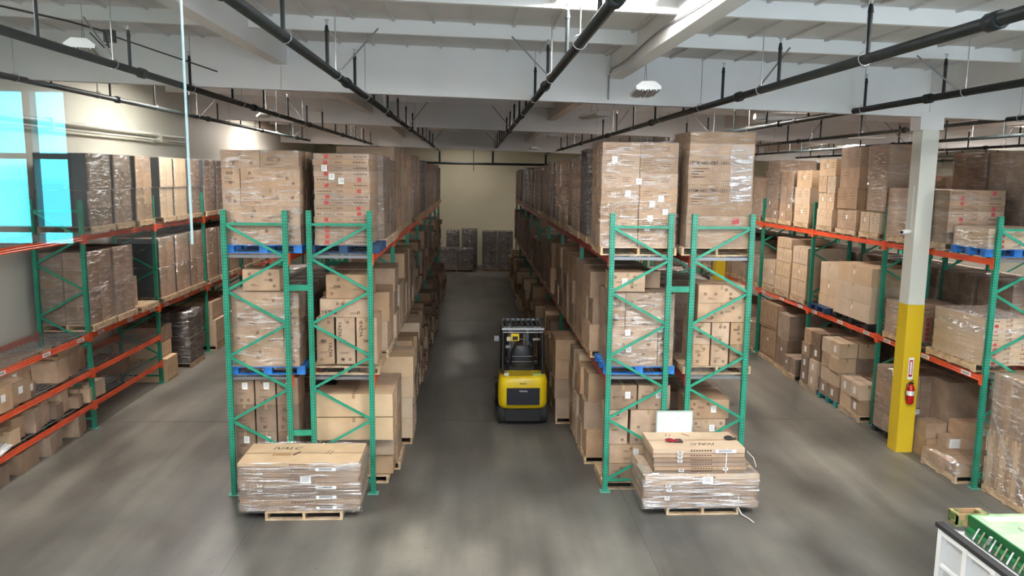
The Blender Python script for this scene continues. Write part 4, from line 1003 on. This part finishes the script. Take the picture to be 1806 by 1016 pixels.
# E lower shelf
EM = 2.095
loose('E', EXC, 22.75, 23.6, EM, [(.8, 2)], 'the bar printed pair, lower shelf by fourth post', 'bars', PALE)
loose('E', EXC, 21.55, 22.6, EM, [(.42, 1), (.42, 1), (.42, 1), (.3, 1)], 'the bar printed four high stack, lower shelf behind column', 'bars', PALE)
loose('E', EXC, 20.5, 21.45, EM, [(.45, 1), (.45, 1), (.5, 1)], 'the wide three high stack beside third post, lower shelf', 'bars', PALE)
pallet(9.15, 19.6, EM, 'dark blue and empty, on lower shelf beside third post behind column', DBLUE, .5, 1.0, parts=True)
loose('E', EXC+.15, 18.9, 19.95, EM, [(.42, 1), (.42, 1), (.42, 1)], 'the plain tan three high stack, lower shelf behind column', None, PALE, plt=False)
loose('E', EXC, 17.0, 18.7, EM, [(.42, 1), (.42, 1), (.42, 1)], 'the long plain tan stack, lower shelf behind column', None, PALE, pm=BLACK)
wrapped(EXC, 15.75, EM+.14, 1.1, 1.2, [(.1, [1])]*7, 'wrapped flat cartons with crumpled film, lower shelf just behind column', HEAVY, CARD, ny=1, red=True, seed=807)
pallet(EXC, 15.75, EM, 'under the crumpled film load, lower shelf just behind column', WOOD, 1.15, 1.2)
pallet(9.55, 13.95, EM, 'under the crumpled clear film load, lower shelf end behind column', WOOD, 1.2, 1.5)
o = wrapped(9.5, 13.85, EM+.14, 1.0, 1.5, [(.084, [1])]*10, 'tall flat carton load under a crumpled clear film hood, lower shelf end', FILM, PALE, ny=1, red=True, seed=808)
hood = MB(); R = random.Random(9); n1, n2 = 14, 10; k0 = 0
for i in range(n1+1):
    for j in range(n2+1):
        u, v = i/n1, j/n2; ex = max(abs(u-.5), abs(v-.5))
        drop = 0 if ex < .38 else -(ex-.38)/.12*.3
        hood.v.append((-.53+u*1.06*(1.0), -.78+v*1.56, .87+drop+R.uniform(0, .05)))
for i in range(n1):
    for j in range(n2): a = i*(n2+1)+j; hood.f.append((a, a+n2+1, a+n2+2, a+1)); hood.mi.append(0); hood.sm.append(True)
hood.build('film_hood', film_material('crumpled_film', .25, .35, .12, sc=(4, 4, 4)), o)
wrapped(10.75, 13.7, EM+.14, 1.1, 1.0, [(.11, [1])]*8, 'plain flat carton stack behind the film hood load, rack backing the column rack', FILM, CARD, ny=1, red=True, seed=809)
pallet(10.75, 13.7, EM, 'under the plain flat stack behind film hood load', WOOD, 1.15, 1.0)
# E floor level
loose('E', 9.45, 22.1, 23.4, 0, [(.9, 1), (.75, 1)], 'the huge two high stack on floor by fourth post', 'bars', CARD)
loose('E', 9.45, 21.25, 22.05, 0, [(.8, 1), (.7, 1)], 'the dim two high stack on floor behind column', None, CARD2)
loose('E', 9.2, 20.42, 21.2, 0, [(.45, 2)], 'the short floor pair beside third post', None, CARD2, w=.8)
R = random.Random(31)
grid = [(19.55, 4, .36, PALE), (18.4, 4, .36, PALE), (17.28, 2, .36, CARD)]
names = ['first', 'second', 'third']
for gi, (yy, nz, hh, m_) in enumerate(grid):
    pallet(9.25, yy, 0, f"{names[gi]} floor pallet under small mixed cartons, behind column", [WOOD, TEAL, WOOD][gi], .95, 1.0, parts=True)
    for iz in range(nz):
        for iy in range(2):
            for ix in range(2):
                if iz == nz-1 and gi == 1 and ix == 0 and iy == 1 and False: continue
                w_ = .44; d_ = .46
                o = carton(9.02+ix*.46+R.uniform(-.03, .03), yy-.25+iy*.49+R.uniform(-.02, .02), .14+iz*hh, w_, d_, hh-.01, f"small carton {ORD[iz]} tier {['aisle', 'inner'][ix]} {['camera', 'end'][iy]} corner, {names[gi]} mixed floor pallet", 'small cartons on floor pallets behind column', R.choice([CARD, PALE, CARD2]), R.uniform(-.08, .08))
                if ix == 0 and R.random() < .6: stick(o, -w_/2-.002, 0, hh*.5, .14, .16, 'l', m=PAPER)
pallet(9.4, 15.75, 0, 'dark under the glossy wrapped carton cube just behind column', BLACK, 1.1, 1.1, parts=True)
wrapped(9.4, 15.75, .14, 1.1, 1.1, [(.34, [1, 1, 1])]*4, 'glossy wrapped cube of small cartons on floor just behind column', HEAVY, CARD, ny=3, seed=810, labels=4)
# floor stuff between column and end post
pallet(9.3, 13.75, 0, 'low, under film covered flat cartons beside the end post', WOOD, 1.0, 1.1, parts=True)
wrapped(9.3, 13.75, .14, 1.0, 1.1, [(.1, [1, 1]), (.1, [1, 1])], 'low film covered flat cartons on floor beside the end post behind column', HEAVY, CARD, ny=2, seed=811)
carton(9.28, 14.72, 0, .6, .55, .4, 'brown labelled carton on floor beside column, lower one', 'cartons by the column', CARD, lab=(0, .3))
carton(9.22, 14.75, .4, .42, .4, .3, 'brown carton standing on the labelled carton by column', 'cartons by the column', CARD)
o = carton(9.38, 14.28, .28, .4, .3, .28, 'small carton with big white black printed label by column', 'cartons by the column', CARD)
stick(o, 0, -.152, .14, .28, .2)
for j in range(2): carton(9.75, 14.3, .3+j*.26, .6, .5, .25, f"{['lower', 'upper'][j]} flat brown carton behind the big label carton", 'cartons by the column', CARD, lab=(.1, .12) if j else None)
carton(9.75, 14.3, 0, .7, .6, .295, 'dim brown carton under the flat pair behind big label carton', 'cartons by the column', CARD2)
carton(9.9, 15.0, .0, .9, .7, 1.5, 'very large dim carton standing in shade behind column', 'cartons by the column', CARD2)
# F, tall dim loads rising behind
for k in range(0, 6):
    for s in range(3):
        for lv in (0, 1, 2):
            if k == 0 and s == 0 and lv == 1: continue
            if lv == 0 and k > 2: continue
            y = slot_y(k, s); z = top_z(lv); R = random.Random(900+k*9+s*3+lv)
            hh = {2: 1.75 if k == 0 else R.uniform(1.1, 1.5), 1: 1.3, 0: 1.4}[lv]
            pallet(10.9, y, z, where('F', lv, k, s), WOOD, 1.15, 1.0)
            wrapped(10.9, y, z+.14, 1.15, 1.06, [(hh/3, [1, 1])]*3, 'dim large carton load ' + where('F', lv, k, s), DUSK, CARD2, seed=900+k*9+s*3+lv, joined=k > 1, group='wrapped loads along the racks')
# E far bays
for k in range(3, 7):
    for s in range(3):
        for lv in (0, 1, 2):
            y = slot_y(k, s); z = top_z(lv); R = random.Random(1300+k*9+s*3+lv)
            pallet(EXC, y, z, where('E', lv, k, s), WOOD, 1.15, 1.0)
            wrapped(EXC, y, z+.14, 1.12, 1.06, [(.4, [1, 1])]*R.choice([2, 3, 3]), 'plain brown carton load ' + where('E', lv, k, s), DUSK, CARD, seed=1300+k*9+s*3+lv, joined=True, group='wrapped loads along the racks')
# outer hall: one more run of loads seen over the racks
for k in range(0, 6):
    for s in range(2):
        y = YF + .8 + k*BAY + s*1.8
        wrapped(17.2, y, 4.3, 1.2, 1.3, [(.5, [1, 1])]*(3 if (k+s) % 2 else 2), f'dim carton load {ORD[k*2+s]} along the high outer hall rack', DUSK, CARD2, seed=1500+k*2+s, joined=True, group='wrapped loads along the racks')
rack('G', 16.7, 17.7, 0, 7, (UZ, MZ), ORANGE, 'l', 'green and orange pallet rack deep in the outer hall')
# wrapped load in front of rack E end
pallet(9.75, 12.3, 0, 'wide worn, on floor at the rack end beside the green bin', WOOD, 1.3, 1.2, parts=True)
o = empty('wrapped_load', (9.72, 12.3, .14))
for i in range(7):
    for j in range(2):
        ob('carton', carton_mesh(.6, .155, 1.02, CARD if (i+j) % 2 else PALE, 'x'), o, (-.31+j*.62, -.51+i*.165, 0))
        ob('carton', carton_mesh(.6, .155, 1.0, CARD2 if (i+j) % 2 else CARD, 'x'), o, (-.31+j*.62, -.51+i*.165, 1.03))
b = MB()
for i in range(8):
    b.box(-.625, -.615, -.59+i*.165, -.565+i*.165, .05, .5); b.box(-.625, -.615, -.59+i*.165, -.565+i*.165, .62, 1.0)
b.build('edge_slats', WOOD, o)['kind'] = 'stuff'
ob('stretch_film', film_mesh(1.26, 1.2, 2.04, HEAVY, 33, True, 12), o)
MB().bar((-.645, .45, 1.3), (-.65, -.5, .1), .05, .006, (1, 0, 0)).build('loose_film_strip', film_material('loose_film', .4, .3, .15), o)
tag(o, 'tall glossy wrapped load of upright narrow cartons at rack end beside green bin', 'wrapped load')

# ------------------------------------------------------------------ wrapped stacks against the end wall
for i, (x0, x1, y, h, nl, t) in enumerate([(-1.95, .0, 44.9, 1.35, 2, 'wide low dark wrapped block'), (-1.6, -.8, 46.3, 2.25, 3, 'rounded wrapped stack behind the low block'), (-.7, .25, 46.2, 2.35, 3, 'second wrapped stack behind the low block'), (.5, 1.4, 45.3, 2.3, 4, 'tall dark wrapped twin stack'), (1.42, 2.3, 45.3, 2.3, 4, 'matching tall wrapped twin stack next to it'), (-3.4, -2.1, 45.5, 1.8, 3, 'dark wrapped stack by the rack end')]):
    pallet((x0+x1)/2, y, 0, f'under the {t} at end wall', WOOD, x1-x0, 1.1)
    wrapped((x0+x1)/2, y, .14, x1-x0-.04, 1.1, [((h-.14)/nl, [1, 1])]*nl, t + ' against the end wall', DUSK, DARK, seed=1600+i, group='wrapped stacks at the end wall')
o = far_boxes.build('distant_cartons', [CARD, CARD2, PALE]); tag(o, 'brown cartons stacked deeper down the forklift aisle racks', 'cartons', kind='stuff')

# ------------------------------------------------------------------ forklift
def forklift(x, y):
    o = empty('forklift', (x, y, 0))
    # counterweight: lathed profile in plan, swept in z with rounded shoulders
    def plan(w, y0, y1, rr, n=5):
        pts = []
        for cx, cy, a0 in ((-w/2+rr, y0+rr, PI), (w/2-rr, y0+rr, 1.5*PI)):
            for i in range(n+1): t = a0+PI/2*i/n; pts.append((cx+rr*math.cos(t), cy+rr*math.sin(t)))
        pts += [(w/2, y1), (-w/2, y1)]; return pts
    b = MB(); rings = []
    for z, w, y0 in ((.36, .86, .12), (.40, .98, .04), (.5, 1.02, .0), (.98, 1.02, .0), (1.08, .98, .03), (1.12, .9, .08)):
        rings.append([(px, py + .05*(1-(abs(px)/(w/2))**2)*-1, z) for px, py in plan(w, y0+.05, .62, .16)])
    n = len(rings[0])
    b.add([p for r_ in rings for p in r_], [(i*n+j, i*n+(j+1) % n, (i+1)*n+(j+1) % n, (i+1)*n+j) for i in range(len(rings)-1) for j in range(n)], True)
    b.add(rings[-1], [tuple(range(n))]); b.add(rings[0], [tuple(reversed(range(n)))])
    cw = b.build('counterweight', FYEL, o)
    b = MB(); b.box(-.34, .34, -.03, .03, .5, .87); 
    vp = b.build('rear_panel', mat('dark_vent_panel', (.01, .01, .02), .35), o)
    b = MB(); [b.box(-.3, .3, -.034, -.03, .54+.045*i, .555+.045*i) for i in range(6)]; b.build('vent_slat', BLACK, vp)
    text('R04368', .052, PAPER, (0, -.033, .81), vp); text('800075', .05, INK, (0, -.008, .97), o)
    MB().box(-.36, .36, .02, .5, .12, .38).build('axle_housing', RUBBER, o)
    b = MB(); b.box(-.44, .44, .6, 1.85, .3, .95); b.build('chassis', FYEL, o)
    MB().box(-.4, .4, .62, 1.3, .95, 1.1).build('battery_hood', BLACK, o)
    for nme, yy, rr, ww, xs in (('wheel', .32, .23, .17, .43), ('wheel', 1.65, .28, .2, .44)):
        for s in (-1, 1):
            wh = MB().tube([(s*xs-ww/2, yy, rr), (s*xs-ww/2+.02, yy, rr), (s*xs+ww/2-.02, yy, rr), (s*xs+ww/2, yy, rr)], rr, 20, radii=[rr-.03, rr, rr, rr-.03]).build('wheel', RUBBER, o)
            MB().tube([(s*(xs+ww/2-.005), yy, rr), (s*(xs+ww/2+.005), yy, rr)], rr*.5, 14).build('hub', mat('grey_hub', (.4, .38, .3), .6), wh)
    # seat
    b = MB(); b.box(-.26, .26, .66, 1.15, 1.1, 1.22); b.build('seat', BLACK, o)
    rg = []; b = MB()
    for z, w, dd in ((1.18, .46, .14), (1.3, .5, .16), (1.5, .48, .14), (1.62, .4, .1), (1.68, .3, .06)):
        rg.append([(math.cos(t)*w/2*(abs(math.cos(t))**-.3 if abs(math.cos(t)) > .3 else 1), .68+math.sin(t)*dd/2, z) for t in [2*PI*k/12 for k in range(12)]])
    b.add([p for r_ in rg for p in r_], [(i*12+j, i*12+(j+1) % 12, (i+1)*12+(j+1) % 12, (i+1)*12+j) for i in range(4) for j in range(12)], True); b.add(rg[-1], [tuple(range(12))])
    b.build('seat_back', BLACK, o)
    for z in (1.32, 1.44): MB().box(-.22, .22, .59, .605, z, z+.012).build('seat_rib', GREY, o)
    MB().tube([(.19*math.cos(t), .66, 1.66+.17*math.sin(t)) for t in [PI*k/10 for k in range(11)]], .012, 8).build('seat_hoop', GREY, o)
    for s in (-1, 1): MB().box(s*.3-.04, s*.3+.04, .7, 1.1, 1.28, 1.33).build('armrest', BLACK, o)
    # overhead guard
    for s in (-1, 1):
        MB().tube([(s*.42, .3, 1.08), (s*.42, .36, 1.5), (s*.41, .42, 2.1)], .03, 8).build('rear_pillar', BLACK, o)
        MB().tube([(s*.42, 1.5, .95), (s*.41, 1.35, 2.12)], .028, 8).build('front_pillar', BLACK, o)
        MB().bar((s*.42, .38, 2.12), (s*.42, 1.4, 2.15), .05, .05).build('roof_rail', GREY, o)
    MB().bar((-.44, .38, 2.12), (.44, .38, 2.12), .05, .05).build('rear_crossbar', STEEL, o); MB().bar((-.42, .36, 2.05), (.42, .36, 2.05), .025, .02).build('rear_crossbar', STEEL, o)
    MB().bar((-.44, 1.4, 2.15), (.44, 1.4, 2.15), .05, .05).build('front_crossbar', GREY, o); MB().bar((-.42, .56, 2.13), (.42, .56, 2.13), .03, .03).build('front_crossbar', GREY, o)
    for i in range(7): xx = -.33+i*.11; MB().bar((xx, .4, 2.13), (xx, 1.38, 2.155), .022, .045).build('guard_bar', GREY, o)
    MB().box(-.25, -.08, .33, .337, 1.86, 2.02).build('warning_sticker', FYEL, o); MB().box(-.22, -.11, .326, .329, 1.88, 1.96).build('sticker_symbol', INK, o)
    MB().box(-.34, -.26, .33, .337, 1.86, 1.95).build('pale_sticker', CREAM, o); MB().box(-.36, -.26, .33, .337, 1.7, 1.76).build('plate', GREY, o)
    # controls, mast, forks
    MB().tube([(.0, 1.2, .95), (0, 1.08, 1.25)], .02, 8).build('steering_column', BLACK, o)
    MB().tube([(.15*math.cos(t), 1.05+.04*math.sin(t), 1.28+.14*math.sin(t)) for t in [2*PI*k/16 for k in range(17)]], .013, 6, False).build('steering_wheel', BLACK, o)
    for s in (-1, 1):
        MB().box(s*.3-.05, s*.3+.05, 1.92, 2.04, .1, 2.0).build('mast_rail', RUBBER, o)
        MB().box(s*.2-.03, s*.2+.03, 1.95, 2.02, .1, 1.95).build('inner_mast_rail', GREY, o)
        MB().tube([(s*.13, 1.9, .2), (s*.13, 1.9, 1.7)], .035, 10).build('lift_cylinder', STEEL, o)
        b = MB(); b.box(s*.25-.06, s*.25+.06, 2.12, 2.16, .05, .6); b.box(s*.25-.06, s*.25+.06, 2.16, 3.2, .05, .085); b.build('fork', GREY, o)
    for z in (.2, 1.0, 1.95): MB().box(-.36, .36, 1.96, 2.02, z, z+.07).build('mast_crossbar', RUBBER, o)
    MB().box(-.45, .45, 2.05, 2.12, .15, .6).build('carriage', RUBBER, o)
    MB().tube([(.25, 1.4, 1.0), (.3, 1.5, 1.6), (.4, 1.75, 1.85), (.35, 1.95, 1.9)], .018, 6).build('hydraulic_hose', BLACK, o)
    MB().tube([(-.43, .4, 1.9), (-.52, .42, 1.92)], .012, 6).build('mirror_arm', BLACK, o); MB().box(-.6, -.5, .4, .44, 1.84, 1.96).build('mirror', GREY, o)
    for s in (1,): MB().tube([(.2, .3, 1.9), (.34, .32, 1.9)], .03, 8).build('work_light', STEEL, o)
    MB().box(-.6, -.5, .6, .75, .88, .93).build('side_step', BLACK, o)
    MB().box(-.4, -.3, .1, .25, 1.12, 1.18).build('tail_light', CREAM, o); MB().box(.2, .38, .1, .28, 1.11, 1.17).build('strap_bundle', mat('greenish_strap', (.4, .45, .1), .6), o)
    return tag(o, 'yellow counterbalance forklift with black rear panel parked in the aisle', 'forklift')
fk = forklift(1.11, 16.6); fk.scale = (1.06, 1.0, 1.0)

# ------------------------------------------------------------------ green topped white bin by the camera
o = empty('waste_bin', (6.0, 8.95, 0))
ZT = 1.28
b = MB()
L_ = 2.6
b.box(-.18, -.13, -L_, .0, .1, .2); b.box(-.18, -.13, -L_, 0, ZT-.16, ZT-.08)
for yy in (0, -.5, -1.0, -1.5, -2.0, -L_+.08): b.box(-.19, -.11, yy-.08, yy, .1, ZT-.08)
b.box(-.18, -.14, -L_, 0, .72, .76)
b.build('white_frame', WHITE, o)
MB().box(-.12, 1.5, -L_, -.02, .1, ZT-.1).build('body', mat('pale_steel_panel', (.55, .56, .56), .5), o)
MB().box(-.2, -.1, -L_, .05, ZT-.085, ZT-.03).build('rubber_trim', RUBBER, o)
LG = mat('pale_green_lid', (.3, .5, .3), .5); noisy(LG, (.17, .33, .18), (.36, .43, .3), 3, 5)
DG = mat('green_bin_paint', (.01, .1, .03), .45); RST = mat('rusty_green', (.16, .15, .06), .7); noisy(RST, (.12, .16, .05), (.36, .2, .1), 9, 5, lo=.45, hi=.6)
RST2 = mat('dull_cream_stripe', (.12, .11, .07), .6)
b = MB(); b.box(.12, 1.6, -L_, -.1, ZT+.0, ZT+.13); b.build('lid', LG, o)
b = MB(); b.box(.1, .125, -L_, -.09, ZT-.0, ZT+.135); b.build('lid_rim', DG, o)
b = MB()
for yy in (-.55, -1.0, -1.5, -2.0): b.box(.45, 1.45, yy-.04, yy+.04, ZT+.13, ZT+.16)
b.build('lid_rib', LG, o)
MB().box(.2, .9, -.33, -.2, ZT+.131, ZT+.142).build('worn_strip', mat('worn_wood_strip', (.5, .47, .33), .8), o)
MB().box(.02, .12, -L_, -.2, ZT-.08, ZT-.0).build('inner_rail', DG, o)
b = MB()
for s0, s1 in ((0, .02), (.16, .18)): b.box(-.04, .36, s0-.12, s1-.12, ZT-.02, ZT+.14)
b.box(-.04, -.02, -.1, .04, ZT-.02, ZT+.02); b.box(-.04, -.02, -.1, .04, ZT+.11, ZT+.14); b.box(-.04, -.02, -.12, -.08, ZT, ZT+.12); b.box(-.04, -.02, .0, .05, ZT, ZT+.12)
b.box(-.02, .36, -.1, .04, ZT-.02, ZT); b.box(-.02, .0, -.1, .04, ZT+.12, ZT+.14); b.box(.28, .36, -.1, .04, ZT+.12, ZT+.14)
b.build('fork_tube', RST, o)
for k in range(14): MB().bar((-.02, -.42-.1*k, ZT-.05), (.09, -.36-.1*k, ZT+.06), .018, .018).build('spring_coil', RST2 if k % 3 else GREY, o)
MB().tube([(.02, -.62, ZT), (.03, -.66, ZT+.1)], .02, 8).build('latch', STEEL, o)
tag(o, 'white framed bin with pale green lid and rusty fork tube', 'bin')

# ------------------------------------------------------------------ office glass near the camera (its edge runs down the picture) 
gm = bpy.data.materials.new('office_glass'); gm.use_nodes = True; nt = gm.node_tree; nt.nodes.clear()
o_ = nt.nodes.new('ShaderNodeOutputMaterial'); t_ = nt.nodes.new('ShaderNodeBsdfTransparent'); g_ = nt.nodes.new('ShaderNodeBsdfGlossy'); mx = nt.nodes.new('ShaderNodeMixShader')
t_.inputs[0].default_value = (.93, .985, .975, 1); g_.inputs['Roughness'].default_value = 0.0; g_.inputs[0].default_value = (1, 1, 1, 1); mx.inputs[0].default_value = .14
nt.links.new(t_.outputs[0], mx.inputs[1]); nt.links.new(g_.outputs[0], mx.inputs[2]); nt.links.new(mx.outputs[0], o_.inputs[0])
o = empty('glass_partition', (-.53, 1.5, 5.345))
b = MB(); b.add([(-1.6, 0, 0), (0, 0, 0), (0, 0, 1.46), (-1.6, 0, 1.46)], [(0, 1, 2, 3)]); b.build('pane', gm, o)
MB().box(-.001, .001, -.004, .004, 0, 1.46).build('polished_edge', mat('glass_edge', (.4, .5, .47), .3), o)
tag(o, 'clear greenish office glass pane reflecting a cyan window over the side wall rack', 'glass pane')

# floor joints and spots
b = MB()
for x in (-3.45, 2.62, 8.72): b.box(x-.003, x+.003, 0, 48, 0, .001)
for y in (17.05, 29.2): b.box(-9.4, 24, y-.004, y+.004, 0, .0015)
struct(b.build('trim_1', mat('joint_sealant', (.05, .05, .048), .8)))
print('cartons on top level', N_TOP[0], 'objects', len(bpy.data.objects))
